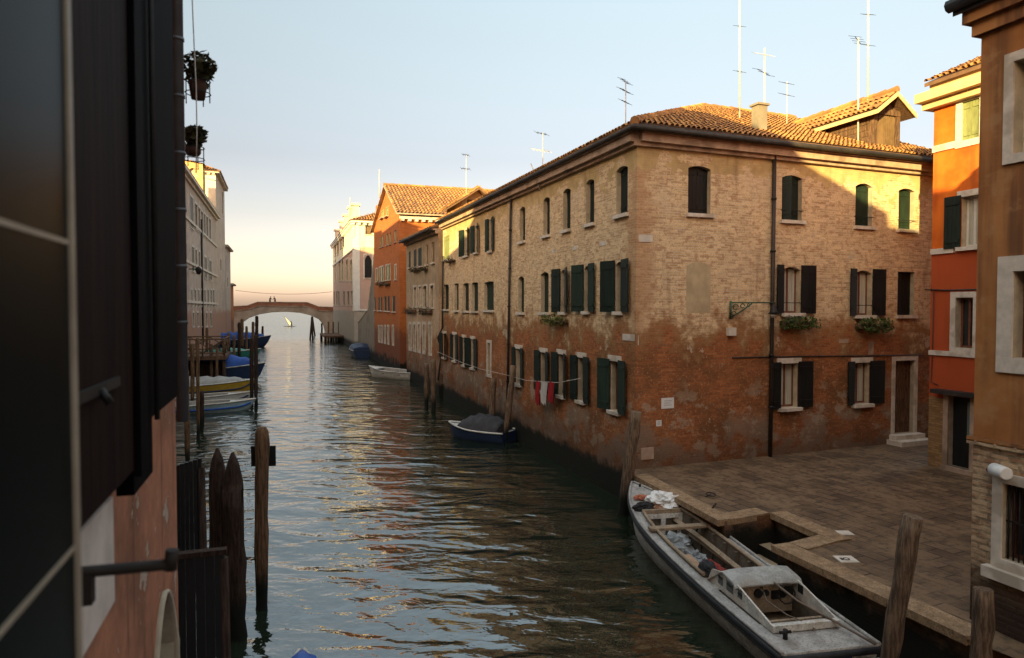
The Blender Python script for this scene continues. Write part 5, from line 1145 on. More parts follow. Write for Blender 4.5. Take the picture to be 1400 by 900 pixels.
# ------------------------------------------------------------------ boats
def hullmesh(L, B, H, n=22, bow_rise=.3, keel=-.25, transom=.85, flare=.12, sharp=1.9):
    """stern at x=0, bow at x=L, z=0 at the waterline; returns sections of (y,z) from keel to gunwale"""
    secs = []
    for i in range(n+1):
        f = i/n; x = L*f
        hb = B/2*(transom+(1-transom)*math.sin(min(1, f/.45)*math.pi/2)) if f < .45 else B/2*(1-((f-.45)/.55)**sharp)
        hb = max(hb, .012); zg = H+bow_rise*f**2.5; zk = keel+(zg-keel-.05)*max(0, (f-.82)/.18)**2.2
        row = []
        for q, (yy, zz) in enumerate(((0, 0), (.55, .08), (.84, .30), (.95, .62), (1.0, 1.0))):
            row.append((hb*yy*(1-flare*(1-zz)), zk+(zg-zk)*zz))
        secs.append((x, row))
    return secs
def loft(mb, secs, m=0, smooth=True, inset=0.0):
    for (x0, r0), (x1, r1) in zip(secs[:-1], secs[1:]):
        for sg in (1, -1):
            for k in range(len(r0)-1):
                a, b, c, d = (x0, sg*r0[k][0], r0[k][1]), (x1, sg*r1[k][0], r1[k][1]), (x1, sg*r1[k+1][0], r1[k+1][1]), (x0, sg*r0[k+1][0], r0[k+1][1])
                mb.face([a, b, c, d] if sg == 1 else [d, c, b, a], m, None, smooth)
    x, r = secs[0]; mb.face([(x, -p[0], p[1]) for p in r]+[(x, p[0], p[1]) for p in r[::-1]], m)
def rub(mb, secs, r, dz=0, m=0):
    for sg in (1, -1): mb.tube([(x, sg*(row[-1][0]+r*.4), row[-1][1]+dz) for x, row in secs], r, 8, m)
def boat(name, lab, group, loc, heading, L, B, H, hullm, cover=None, coverm=None, rubm='stone', band=None, outboard=True, tilt=0, open_=False, bow_rise=.3):
    root = empty(name, loc, lab, 'boat', group, heading-math.pi/2+math.pi/2)
    secs = hullmesh(L, B, H, bow_rise=bow_rise); sh = -L/2
    secs = [(x+sh, r) for x, r in secs]
    mb = MB(); loft(mb, secs); hb = mb.build('hull', hullm, root)
    mb = MB(); rub(mb, secs, .035); mb.build('rubbing_strake', M[rubm], root)
    if band:
        mb = MB()
        for sg in (1, -1): mb.tube([(x, sg*(row[3][0]*1.0+.012), row[3][1]) for x, row in secs[:-1]], .05, 6)
        mb.build('stripe', band, root)
    rng = random.Random(int(L*100))
    if cover:
        mb = MB(); i0, i1 = cover[0], cover[1]; hh = cover[2]; cs = secs[i0:i1+1]; K = 8
        def pt(i, k):
            x, row = cs[i]; f = i/(len(cs)-1); a = math.pi*k/K; y = row[-1][0]*1.03*math.cos(a); zz = row[-1][1]+.0+hh*(math.sin(a)**.8)*(math.sin(math.pi*min(1, max(.04, f*.9+.1)))**.5)*(1+.14*math.sin(i*2.3))
            return Vector((x, y, zz+.02*math.sin(k*3+i*1.7)))
        for i in range(len(cs)-1):
            for k in range(K): mb.face([pt(i, k), pt(i+1, k), pt(i+1, k+1), pt(i, k+1)], 0, None, True)
        for i in (0, len(cs)-1): mb.face([pt(i, k) for k in range(K+1)])
        mb.build('tarpaulin', coverm, root)
        if i0 > 0 or i1 < len(secs)-2:
            mb = MB()
            for (x0, r0), (x1, r1) in zip(secs[:-1], secs[1:]): mb.face([(x0, -r0[-1][0], r0[-1][1]-.05), (x0, r0[-1][0], r0[-1][1]-.05), (x1, r1[-1][0], r1[-1][1]-.05), (x1, -r1[-1][0], r1[-1][1]-.05)])
            mb.build('deck', M['whitepaint'], root)
    else:
        mb = MB(); si = [(x, [(max(.005, y-.05), z+.10 if q == 0 else z) for q, (y, z) in enumerate(r)]) for x, r in secs[1:-3]]
        loft(mb, si); mb.build('lining', M['greypaint'], root)
        mb = MB()
        for f in (.25, .55): i = int(f*len(secs)); x, r = secs[i]; mb.box(x-.12, x+.12, -r[-1][0], r[-1][0], r[-1][1]-.20, r[-1][1]-.16)
        mb.build('thwart', M['wood'], root)
        mb = MB()
        for (x0, r0), (x1, r1) in zip(secs[-6:-1], secs[-5:]): mb.face([(x0, -r0[-1][0], r0[-1][1]-.02), (x0, r0[-1][0], r0[-1][1]-.02), (x1, r1[-1][0], r1[-1][1]-.02), (x1, -r1[-1][0], r1[-1][1]-.02)])
        mb.build('foredeck', M['whitepaint'], root)
    if outboard:
        mb = MB(); x = sh-.12; z = H; mb.box(x-.16, x+.12, -.13, .13, z+.05, z+.40); mb.box(x-.13, x+.09, -.11, .11, z+.40, z+.46); mb.box(x-.05, x+.05, -.05, .05, -.3, z+.05); mb.build('outboard_motor', M['black'], root)
    return root
def paint(n, c, r=.5): return plain(n, c, r, .22, 5, .1)
M['whitepaint'] = paint('white_boat_paint', (.55, .54, .50)); M['greypaint'] = paint('grey_boat_paint', (.30, .28, .25)); blue = paint('blue_tarpaulin', (.02, .07, .28), .7); dkblue = paint('navy_hull_paint', (.015, .03, .07)); yel = paint('yellow_hull_paint', (.40, .25, .03)); teal = paint('teal_hull_paint', (.03, .20, .15)); lblue = paint('pale_blue_hull_paint', (.30, .40, .42)); royal = paint('royal_blue_paint', (.02, .09, .36)); tarp = paint('dark_canvas', (.045, .045, .05), .85)
GL = 'boats moored side by side off the left bank'
def tipboat(name, lab, tx, ty, L, **k):
    p = onz(tx, ty, 0); c_ = p-Cn*(L/2)-Cc*.0
    return boat(name, lab, GL, (c_.x, c_.y, 0), TH+k.pop('rz', 0), L, **k)
tipboat('motor_boat', 'pale grey-blue boat with a blue stern stripe, nearest of the left bank boats', 350, 560, 5.6, B=1.7, H=.42, hullm=lblue, cover=None, band=royal, bow_rise=.15)
tipboat('motor_boat', 'low white boat with a dark blue side squeezed between the pale blue and yellow boats', 347, 552, 5.9, B=1.6, H=.5, hullm=M['whitepaint'], cover=None, band=dkblue, bow_rise=.2)
tipboat('motor_boat', 'yellow-sided boat with a grey top moored behind the pale blue boat', 350, 541, 6.6, B=2.1, H=.78, hullm=yel, cover=(1, 20, .42), coverm=M['greypaint'], band=dkblue, bow_rise=.25, rubm='whitepaint')
tipboat('motor_boat', 'larger boat under a bright blue tarpaulin behind the yellow boat', 363, 522, 7.2, B=2.4, H=1.05, hullm=dkblue, cover=(1, 20, .95), coverm=blue, bow_rise=.35)
tipboat('motor_boat', 'teal green boat in the middle of the left bank row', 357, 490, 6.5, B=2.2, H=.75, hullm=teal, cover=(3, 17, .35), coverm=teal, bow_rise=.3)
tipboat('motor_boat', 'blue covered boat farthest away, closest to the bridge', 371, 474, 9, B=3.0, H=1.0, hullm=dkblue, cover=(0, 20, 1.0), coverm=blue, bow_rise=.6)
p = onz(537, 517, 0); boat('dinghy', 'small open white dinghy with a black outboard beside the orange brick building', 'boats along the right bank', (p.x, p.y, 0), TH+math.pi/2+1.1-.35, 4.6, 1.9, .55, M['whitepaint'], rubm='whitepaint')
p = onz(655, 600, 0); boat('covered_boat', 'small navy boat under a dark grey canvas cover against the brick wall', 'boats along the right bank', (p.x, p.y, 0), TH+math.pi/2+.75, 2.9, 1.45, .42, dkblue, cover=(2, 17, .55), coverm=tarp, outboard=False, rubm='whitepaint', bow_rise=.18)
p = onz(484, 487, 0); boat('covered_boat', 'dark blue boat in the shade between the plank jetty and the white dinghy', 'boats along the right bank', (p.x+.6, p.y, 0), TH+math.pi/2, 6.5, 2.2, .8, dkblue, cover=(1, 18, .6), coverm=dkblue, outboard=False)
p = onz(412, 884, .85)-Cc*2.6; boat('covered_boat', 'boat under a royal blue tarpaulin, only its tip showing at the bottom edge', None, (p.x, p.y, 0), TH+math.pi/2, 5.2, 1.5, .5, dkblue, cover=(0, 22, .42), coverm=royal, outboard=False)
# far sail
p = onz(396, 447, 0); T = Thing('sail_board', p, 'tiny sailing board with a tilted pale sail on the lagoon, seen through the bridge arch', 'sailboard')
mb = MB(); e_ = Cn; q = p+Vector((0, 0, .15)); mb.tube([q-e_*1.8, q, q+e_*1.8], [.1, .35, .12], 8, squash=.35); T.part(mb, 'board', M['black'])
mb = MB(); top_ = q-e_*1.5+Vector((0, 0, 3.0)); mb.face([q, q+e_*.35+Vector((0, 0, .9)), top_]); mb.face([q+Cc*.02, top_+Cc*.02, q+e_*.35+Vector((0, 0, .9))+Cc*.02]); T.part(mb, 'sail', M['curtain'])
mb = MB(); mb.tube([q, top_], .05, 5); T.part(mb, 'mast', M['iron'])
mb = MB(); mb.tube([q+e_*.6, q+e_*.5+Vector((0, 0, .9)), q+e_*.35+Vector((0, 0, 1.6))], [.15, .2, .12], 6); T.part(mb, 'rider', M['black'])

# ------------------------------------------------------------------ the work boat at the quay
BO = ct(7.45, 7.22, 0); BH = ct(15.05, 8.26, 0)-BO; BL = BH.length; BR = math.atan2(BH.y, BH.x)
root = empty('work_boat', BO, 'long weathered grey work boat with open hold and white wheelhouse moored at the quay', 'boat', None, BR)
def wet_paint(name, c, d, sc=5):
    t = NT(name); v = t.co.outputs["Object"]; n = t.noise(sc, 5, .7, v); n2 = t.noise(1.3, 4, .6, v); f = t.noise(26, 4, .75, v)
    cc = t.mix(t.ramp(n, .4, .62), c, lift(c, .72)); cc = t.mix(t.math('MULTIPLY', t.ramp(f, .50, .64), .7), cc, d); cc = t.mix(t.math('MULTIPLY', t.ramp(n2, .5, .66), .5), cc, lift(d, 1.6)); return t.done(cc, .75, t.bump(n, .3, .01), .3)
gw = wet_paint('chipped_grey_white', (.68, .66, .61), (.16, .12, .09)); gd = wet_paint('grimy_grey_deck', (.42, .40, .37), (.11, .09, .07)); gi = wet_paint('dirty_hold', (.15, .12, .09), (.05, .04, .03)); rb = plain('black_rubber', (.02, .02, .022), .6, .4, 8, .3); wplank = wet_paint('worn_plank', (.36, .27, .18), (.12, .08, .05))
secs = hullmesh(BL, 1.60, .56, 26, bow_rise=.42, keel=-.3, transom=.93, flare=.16, sharp=3.0)
mb = MB(); loft(mb, secs); hull = mb.build('hull', gw, root)
mb = MB(); rub(mb, secs, .05, -.07); rub(mb, secs, .03, -.16); mb.tube([(-.03, y, secs[0][1][-1][1]-.07) for y in (-.78, -.3, .3, .78)], .05, 8); mb.build('rubber_strake', rb, root)
mb = MB(); rub(mb, secs, .028, .0); mb.build('gunwale', gd, root)
def row(x):
    f = x/BL*26; i = min(25, int(f)); a, b_ = secs[i][1][-1], secs[i+1][1][-1]; q = f-i; return a[0]+(b_[0]-a[0])*q, a[1]+(b_[1]-a[1])*q
# decks: side decks round the hold and cockpit, foredeck and aft deck
hold = (2.65, 5.85); SD = .20
dkm = MB(); xs = [BL*k/52 for k in range(53)]+[hold[0], hold[1], .9, 2.15]; xs = sorted(set(xs))
for a, b_ in zip(xs[:-1], xs[1:]):
    (ya, za), (yb, zb_) = row(a), row(b_); m_ = (a+b_)/2; za -= .02; zb_ -= .02
    if hold[0] < m_ < hold[1] or .9 < m_ < 2.15:
        for sg in (1, -1): dkm.face([(a, sg*(ya-SD), za), (a, sg*ya, za), (b_, sg*yb, zb_), (b_, sg*(yb-SD), zb_)])
    else: dkm.face([(a, -ya, za), (a, ya, za), (b_, yb, zb_), (b_, -yb, zb_)])
dkm.build('deck', gd, root)
mb = MB()   # coaming and lining of the hold
nh = 14
for k in range(nh):
    a, b_ = hold[0]+(hold[1]-hold[0])*k/nh, hold[0]+(hold[1]-hold[0])*(k+1)/nh; (ya, za), (yb, zb_) = row(a), row(b_)
    for sg in (1, -1):
        mb.face([(a, sg*(ya-SD), za+.03), (b_, sg*(yb-SD), zb_+.03), (b_, sg*(yb-SD-.07), .10), (a, sg*(ya-SD-.07), .10)])
        if k % 2 == 0: mb.box(a, a+.05, min(sg*(ya-SD-.01), sg*(ya-SD-.09)), max(sg*(ya-SD-.01), sg*(ya-SD-.09)), .08, za)
    mb.face([(a, -(ya-SD-.07), .10), (b_, -(yb-SD-.07), .10), (b_, yb-SD-.07, .10), (a, ya-SD-.07, .10)])
for x in hold:
    y, z = row(x); mb.face([(x, -(y-SD), .08), (x, y-SD, .08), (x, y-SD, z), (x, -(y-SD), z)])
mb.build('hold', gi, root)
mb = MB()
for sg in (1, -1):
    mb.tube([(x, sg*(row(x)[0]-SD), row(x)[1]+.04) for x in [hold[0]+(hold[1]-hold[0])*k/10 for k in range(11)]], .035, 6)
    mb.tube([(x, sg*(row(x)[0]-SD-.16), row(x)[1]-.20) for x in [hold[0]+(hold[1]-hold[0])*k/10 for k in range(11)]], .06, 4, smooth=False)
y, z = row(5.85); mb.box(5.80, 5.90, -(y-SD), y-SD, z-.03, z+.05); mb.build('coaming', wplank, root)
y, z = row(5.85); s = MB()   # pierced bulkhead under the foredeck
for (a, b_, c, d) in ((-(y-SD), y-SD, z-.14, z-.04), (-(y-SD), y-SD, .1, .16), (-(y-SD), -(y-SD)+.1, .16, z-.14), (y-SD-.1, y-SD, .16, z-.14), (-.05, .05, .16, z-.14)): s.box(5.78, 5.84, a, b_, c, d)
s.build('bulkhead', gw, root)
y, z = row(4.85); s = MB(); s.box(4.76, 4.95, -(y-.06), y-.06, z+.02, z+.07); s.build('thwart', wplank, root)
s = MB(); s.box(2.9, 4.5, .05, .42, .20, .26); s.box(3.4, 5.4, -.5, -.42, .35, .40); s.build('floor_board', wplank, root)
# wheelhouse: raked side walls, domed roof, dashboard, open towards the stern
whm = wet_paint('wheelhouse_paint', (.62, .60, .54), (.30, .22, .15)); WY = .55; x0, x1 = .62, 2.50; zb = .56
w_ = MB()
for sg in (1, -1):
    y0, y1 = sg*WY, sg*(WY-.03)
    prof = [(x0, zb), (x1+.1, zb), (x1-.05, zb+.24), (x1-.45, zb+.33), (x0+.98, zb+.30), (x0+.02, zb+.10)]
    w_.face([(x, y0, z) for x, z in prof]); w_.face([(x, y1, z) for x, z in prof][::-1])
    for k in range(len(prof)): a, b_ = prof[k], prof[(k+1) % len(prof)]; w_.face([(a[0], y0, a[1]), (b_[0], y0, b_[1]), (b_[0], y1, b_[1]), (a[0], y1, a[1])])
w_.box(x0-.05, x0+.03, -WY, WY, zb-.0, zb+.10)
wh = w_.build('wheelhouse', whm, root)
w_ = MB(); NR = 8; RA, RB = x0+.96, x1-.48
for k in range(NR):
    a, b_ = -WY-.05+(2*WY+.10)*k/NR, -WY-.05+(2*WY+.10)*(k+1)/NR; f = lambda y: .03*(1-(abs(y)/(WY+.05))**4)
    P_ = [(RA, zb+.25), (RA+.04, zb+.31), (RA+.12, zb+.33), (RB, zb+.37), (RB+.08, zb+.33)]
    for (xa, za), (xb, zb2) in zip(P_[:-1], P_[1:]):
        w_.face([(xa, a, za+f(a)), (xb, a, zb2+f(a)), (xb, b_, zb2+f(b_)), (xa, b_, za+f(b_))], 0, None, True)
        w_.face([(xa+.02, a, za+f(a)-.03), (xb, a, zb2+f(a)-.03), (xb, b_, zb2+f(b_)-.03), (xa+.02, b_, za+f(b_)-.03)][::-1])
    w_.face([(x1+.08, a*.97, zb), (x1+.08, b_*.97, zb), (RB+.08, b_*.97, zb+.31+f(b_)), (RB+.08, a*.97, zb+.31+f(a))])
for y_ in (-.22, .25): w_.box(RA+.30, RA+.34, y_, y_+.012, zb+.33, zb+.38)
w_.build('roof', wet_paint('roof_grey', (.40, .40, .375), (.2, .18, .15)), wh)
for sg in (1, -1):
    for (a, b_, z0_, z1_) in ((x1-.78, x1-.56, .09, .26), (x1-.44, x1-.28, .09, .23), (x1-1.06, x1-.92, .12, .26)): w_ = MB(); w_.box(a, b_, min(sg*(WY+.003), sg*(WY-.033)), max(sg*(WY+.003), sg*(WY-.033)), zb+z0_, zb+z1_); w_.build('side_window', M['glass'], wh)
w_ = MB()
for (a, b_) in ((-.46, -.06), (.06, .46)): w_ = MB(); w_.face([(x1-.06, a, zb+.10), (x1-.06, b_, zb+.10), (x1-.22, b_, zb+.22), (x1-.22, a, zb+.22)]); w_.build('windscreen', M['glass'], wh)
s = MB(); s.box(x1-.78, x1-.5, -WY+.04, WY-.04, zb-.25, zb+.20); dsh = s.build('dashboard', wplank, wh)
for (y_, z_, r_) in ((.12, .17, .07), (-.02, .17, .05), (-.32, .12, .05)): s = MB(); s.tube([(x1-.83, y_, zb+z_-.08), (x1-.785, y_, zb+z_-.08)], r_, 12); s.build('gauge', M['black'], wh)
for (y_, z_) in ((.4, .1), (-.2, .1), (-.42, .15)): s = MB(); s.box(x1-.83, x1-.785, y_-.08, y_+.08, zb+z_-.12, zb+z_+.01); s.build('instrument', M['black'], wh)
s = MB(); s.tube([(x1-.98+.03*math.sin(k*.628), -.28+.15*math.cos(k*.628), zb+.12+.15*math.sin(k*.628)) for k in range(11)], .013, 6); s.tube([(x1-.98, -.28, zb+.12), (x1-.79, -.28, zb+.08)], .02, 6); s.build('steering_wheel', M['iron'], wh)
s = MB(); s.box(.95, 2.1, -.51, .51, .12, .16); s.box(.93, .98, -.51, .51, .12, .55); s.box(1.05, 1.22, -.5, .5, .16, .30); s.build('cockpit_floor', wplank, root)
for sg in (1, -1): s = MB(); s.box(.92, 2.12, min(sg*.52, sg*.545), max(sg*.52, sg*.545), .1, .56); s.build('cockpit_side', gi, root)
s = MB(); s.tube([(.42, .45, .54), (.42, .45, .68)], .035, 8); s.tube([(.42, .36, .64), (.42, .54, .64)], .022, 6); s.build('bollard', M['iron'], root)
s = MB(); s.tube([(7.3, -.04, .95), (7.3, -.04, 1.02)], .03, 8); s.build('bow_cleat', M['iron'], root)
s = MB(); s.box(-.05, .02, -.28, .12, -.2, .50); s.build('transom_notch', plain('navy_transom', (.015, .02, .09), .5, .3, 5), root)
for q in ((-.70, -.32), (.16, .70)): s = MB(); s.box(-.08, -.055, q[0], q[1], .25, .40); s.build('name_board', M['whitepaint'], root)
s = MB(); s.tube([(1.6, -.1, .85), (1.1, -.2, .75), (.5, -.45, .66), (-.1, -.6, .62)], .018, 6); s.tube([(1.7, .05, .75), (1.4, .15, .66), (1.0, .05, .60), (.7, -.1, .59), (.5, -.1, .58)], .010, 6); s.build('rope', plain('old_rope', (.16, .12, .09), .9, .3, 20), root)
def inboat(x, y, z): return BO+Vector((math.cos(BR)*x-math.sin(BR)*y, math.sin(BR)*x+math.cos(BR)*y, z))
def blob(name, lab, cat, c, r, mat, seed=1, rough=.28, n=10, sub=2, group=None):
    bm = bmesh.new(); bmesh.ops.create_icosphere(bm, subdivisions=4, radius=1)
    for v in bm.verts:
        q = v.co.normalized(); d = 1+rough*(noise.noise(q*2.2+Vector((seed, 0, 0)))*1.4+noise.noise(q*6+Vector((0, seed, 0)))*.6+abs(noise.noise(q*11+Vector((0, 0, seed))))*.5)
        v.co = Vector((q.x*r[0]*d, q.y*r[1]*d, max(-.35, q.z)*r[2]*d))
    me = bpy.data.meshes.new(name); bm.to_mesh(me); bm.free(); me.materials.append(mat); o = bpy.data.objects.new(name, me); COL.objects.link(o); o.location = c; o.rotation_euler = (0, 0, BR); return tag(o, lab, cat, group)
zf_ = row(6.3)[1]
blob('plastic_bag', 'crumpled white plastic bag on the foredeck of the work boat', 'bag', inboat(6.15, -.14, zf_+.06), (.26, .34, .20), M['plastic'], 3, .5)
blob('dark_bag', 'black roll of fabric lying across the foredeck beside the white bag', 'bundle', inboat(6.02, .36, row(6)[1]+.05), (.11, .26, .11), rb, 5, .25)
blob('orange_bag', 'small orange bundle on the foredeck ahead of the white bag', 'bundle', inboat(6.62, .20, row(6.6)[1]+.03), (.09, .15, .07), plain('orange_cloth', (.45, .15, .08), .8, .3, 9), 7)
blob('striped_parcel', 'pale reddish parcel in front of the white bag on the foredeck', 'parcel', inboat(5.98, -.02, row(6)[1]+.04), (.09, .2, .08), plain('parcel', (.42, .24, .16), .8, .4, 14), 9, .15)
blob('plastic_sheet', 'crumpled clear sheeting in the forward end of the hold', 'sheeting', inboat(5.35, .0, .18), (.3, .40, .18), plain('sheeting', (.38, .40, .40), .35, .4, 6), 11, .5)
blob('plastic_sheet', 'smaller piece of pale sheeting lying aft of the thwart', 'sheeting', inboat(4.45, -.10, .2), (.25, .18, .14), plain('sheeting_grey', (.30, .32, .33), .35, .4, 6), 12, .5)
blob('red_net', 'tangle of red netting on the right side of the hold', 'net', inboat(3.9, -.28, .18), (.36, .10, .1), plain('red_netting', (.30, .05, .04), .9, .6, 14), 13, .5)
s = MB(); q = [inboat(*v) for v in ((2.8, .08, .30), (4.4, .02, .32), (4.4, .40, .34), (2.8, .48, .32))]; s.hexa([v-Vector((0, 0, .05)) for v in q], q); tag(s.build('canvas_panel', plain('tan_canvas', (.42, .27, .17), .9, .25, 4), None, q[0]), 'tan sheet of canvas lying lengthwise in the hold of the work boat', 'canvas')
blob('black_bucket', 'dark round bundle at the front left corner of the wheelhouse', 'bundle', inboat(2.78, .46, .66), (.20, .14, .16), rb, 15, .12)
s = MB(); s.tube([inboat(5.2, -.50, .5), inboat(5.0, -.85, 1.15)], .025, 6); tag(s.build('boat_hook', M['poleg'], None, inboat(5.1, -.7, .5)), 'short grey stick leaning out of the hold towards the quay', 'stick')
s = MB(); a = inboat(6.1, -.55, .83); b_ = ct(13.2, 9.25, 1.06); s.tube([a, a.lerp(b_, .5)+Vector((0, 0, -.05)), b_], .012, 6); s.tube([b_+Vector((.10*math.cos(k*.7), .16*math.sin(k*.7), .0)) for k in range(9)], .014, 5); tag(s.build('mooring_rope', M['gutter'], None, b_), 'thin dark mooring rope from the work boat to the quay edge', 'rope')
# number tile and white stone let into the paving
for (x, y, lab, r_) in ((1157, 765, 'white square marker tile set in the paving near the quay edge', .16), (1155, 729, 'pale worn stone in the paving near the water inlet', .13)):
    c = onz(x, y, QZ+.006); s = MB(); s.hexa([c+Vector((dx*r_, dy*r_, -.004)) for dx, dy in ((-1, -1), (1, -1), (1, 1), (-1, 1))], [c+Vector((dx*r_, dy*r_, .008)) for dx, dy in ((-1, -1), (1, -1), (1, 1), (-1, 1))])
    o = s.build('paving_marker', M['stone'], None, c); tag(o, lab, 'marker')
    if x == 1157:
        s = MB(); s.tube([c+Vector((.05*math.cos(k*.785), .05*math.sin(k*.785), .012)) for k in range(9)], .012, 5, squash=.3); s.box(c.x-.10, c.x-.06, c.y-.05, c.y+.05, c.z+.0085, c.z+.012); s.build('figure', M['iron'], o).location = -c

# ------------------------------------------------------------------ flower boxes
def fbox(F, x0, x1, yt, yb, lab, m='leaf', white=False, planter=True, n=420, out=.16):
    ym = (yt+yb)/2; a, b_ = sorted((F.px(x0, ym)[0], F.px(x1, ym)[0])); z1 = F.px((x0+x1)/2, yt)[1]; z0 = F.px((x0+x1)/2, yb)[1]; c = F.p((a+b_)/2, (z0+z1)/2, out+.02)
    T = Thing('flower_box', c, lab, 'flower box', 'flower boxes under the windows'); rng = random.Random(int(x0)); mb = MB()
    w_ = (b_-a)/2; hh = (z1-z0)/2
    for _ in range(n):
        u = rng.uniform(-1, 1); v = rng.uniform(-1, 1)*(1-.3*u*u); o_ = rng.uniform(-.12, .2); p = F.p((a+b_)/2+u*w_, (z0+z1)/2+v*hh*rng.uniform(.7, 1.15), out+o_+.06); d1 = Vector((rng.gauss(0, 1), rng.gauss(0, 1), rng.gauss(0, 1))).normalized(); d2 = d1.cross(Vector((rng.gauss(0, 1), rng.gauss(0, 1), 1))).normalized(); s = rng.uniform(.03, .06)
        mb.face([p-d1*s, p-d2*s*.6, p+d1*s, p+d2*s*.6])
    T.part(mb, 'foliage', M[m])
    mb = MB(); mb.fbox(F, a+.06*w_, b_-.06*w_, z0+hh*.6, z0+hh*1.15, out-.12, out+.03); T.part(mb, 'planter', M['wood'])
    mb = MB()
    for q in (.25, .75): u = a+(b_-a)*q; mb.tube([F.p(u, z0+hh*.5, 0), F.p(u, z0+hh*.5, out+.12), F.p(u, z0+hh*1.3, out+.12)], .01, 5)
    T.part(mb, 'bracket', M['iron'])
    if white:
        mb = MB()
        for _ in range(46):
            u = rng.uniform(-.85, .85); p = F.p((a+b_)/2+u*w_, z1+rng.uniform(-.05, .05), out+rng.uniform(-.1, .15)); s = .022
            mb.face([p+Vector((-s, 0, 0)), p+Vector((0, s, -s)), p+Vector((s, 0, 0)), p+Vector((0, -s, s))])
        T.part(mb, 'blossom', M['petal'])
fbox(FF, 1063, 1108, 433, 451, 'flower box of trailing green leaves below the middle floor window next to the downpipe', white=True)
fbox(FF, 1166, 1210, 434, 455, 'flower box with darker bushy plants below the second middle floor window of the campo front', 'leaf')
fbox(FC, 751, 779, 430, 445, 'flower box with yellow-green leaves on the canal wall near the house corner', 'leaf2', n=260)
for x0_, x1_, yt, yb, lab in ((556.5, 570, 418, 431, 'left basket of drooping plants on the middle floor of the narrow brown house'), (576, 592, 419, 432, 'right basket of drooping plants on the middle floor of the narrow brown house'), (565, 577, 364, 373, 'dark plants under the top left windows of the narrow brown house'), (580, 586, 365, 371, 'small plants under the top middle window of the narrow brown house')):
    fbox(FB, x0_, x1_, yt, yb, lab, 'leafd', n=170)
for x0_, x1_, lab in ((518, 525, 'left balcony plants on the orange brick building'), (526.5, 534, 'right balcony plants on the orange brick building')): fbox(FG, x0_, x1_, 384, 392, lab, 'leafd', n=120)
fbox(FC, 614, 624, 354, 360, 'small plants under the half sunlit top window of the long brick house', 'leafd', n=110)
# ------------------------------------------------------------------ street lamp on the brick house
ul, zl = FF.px(997, 414); ue, _ = FF.px(1045, 414); T = Thing('wall_lantern', FF.p(ul, zl, 0), 'green iron bracket with a bell-shaped lamp on the campo wall of the brick house', 'lamp')
d_ = ue-ul; ang = .35
def LP(r, z): return FF.p(ul+r*d_*.92, zl+z, .06+r*.42)
mb = MB(); mb.tube([LP(0, 0), LP(1, 0)], .022, 6); mb.tube([LP(0, -.42), LP(.25, -.24), LP(.5, -.02)], .02, 6); mb.tube([LP(0, .05), LP(0, -.46)], .03, 6)
for (r_, z_, q) in ((.12, -.12, .08), (.28, -.09, .06), (.42, -.07, .04), (.08, -.3, .06)): mb.tube([LP(r_+q/d_*math.cos(k*.785), z_+q*math.sin(k*.785)) for k in range(8)], .014, 5)
T.part(mb, 'bracket', plain('verdigris_iron', (.03, .075, .04), .6, .5, 12, .3))
mb = MB(); mb.tube([LP(1, .06), LP(1, -.06), LP(1, -.12), LP(1, -.25), LP(1, -.31)], [.02, .03, .08, .10, .155], 14); T.part(mb, 'shade', M['iron'])
mb = MB(); mb.tube([LP(1, -.312), LP(1, -.38), LP(1, -.42)], [.10, .085, .03], 12); T.part(mb, 'globe', plain('frosted_globe', (.5, .5, .48), .3, .1, 4))
# notices
for (x0_, x1_, yt, yb, lab) in ((904, 921, 544.5, 558, 'larger white notice with a curled corner pinned to the brick wall'), (897, 904, 575, 582.5, 'small white notice pinned below the larger one')):
    a, z1_ = FF.px(x0_, yt); b_, z0_ = FF.px(x1_, yb); s = MB(); s.fbox(FF, a, b_, z0_, z1_, .002, .015); o = s.build('notice', M['plastic'], None, FF.p(a, z0_, 0)); tag(o, lab, 'notice')
    s = MB(); c = FF.p(a, z0_, 0)
    for k in range(3): zz = z0_+(z1_-z0_)*(.3+.2*k); s.fbox(FF, a+(b_-a)*.2, b_-(b_-a)*(.2+.1*(k % 2)), zz, zz+.012, .0155, .018)
    t_ = s.build('text_lines', plain('faded_ink', (.25, .25, .3), .8, .1, 3), o); t_.location = -c
# ------------------------------------------------------------------ laundry
T = Thing('clothes_line', FC.p(*FC.px(735, 522), .5), 'sagging pale clothes line strung along the ground floor windows of the brick house', 'line')
pts = [(605, 481), (640, 496), (668, 505), (700, 512), (730, 520), (775, 523), (806, 517)]
mb = MB(); mb.tube([FC.p(*FC.px(x, y), .30) for x, y in pts], .010, 5); T.part(mb, 'rope', M['antenna'])
for (x0_, x1_, yt, yb, m_, lab) in ((732.5, 739, 521, 553, 'red', 'long dark red garment at the left end of the hanging laundry'), (740, 749, 522, 553, 'whitecloth', 'white garment with hanging sleeves between the red ones'), (750, 758.5, 522, 551, 'red', 'red garment at the right of the white one')):
    FQ = Fac(FC.p(0, 0, .30), Cc, -Cn); a, b_ = sorted((FQ.px(x0_, 530)[0], FQ.px(x1_, 530)[0])); z1_ = FQ.px((x0_+x1_)/2, yt)[1]; z0_ = FQ.px((x0_+x1_)/2, yb)[1]
    s = MB(); n = 8; m = 5
    for sd in (0, .012):
        for i in range(n):
            for j in range(m):
                def q(i, j): v = j/m; w2 = 1-.18*v if m_ == 'red' else (1-.45*max(0, v-.35)); u = (a+b_)/2+((b_-a)*(i/n-.5))*w2; return FQ.p(u, z1_+(z0_-z1_)*(v+(.08*math.sin(i*1.4) if j == m else 0)), sd+.03*math.sin(i*1.5+j*.5))
                s.face([q(i, j), q(i+1, j), q(i+1, j+1), q(i, j+1)], 0, None, True)
    tag(s.build('laundry', M[m_], None, FQ.p((a+b_)/2, z1_, 0)), lab, 'laundry', 'washing on the line')
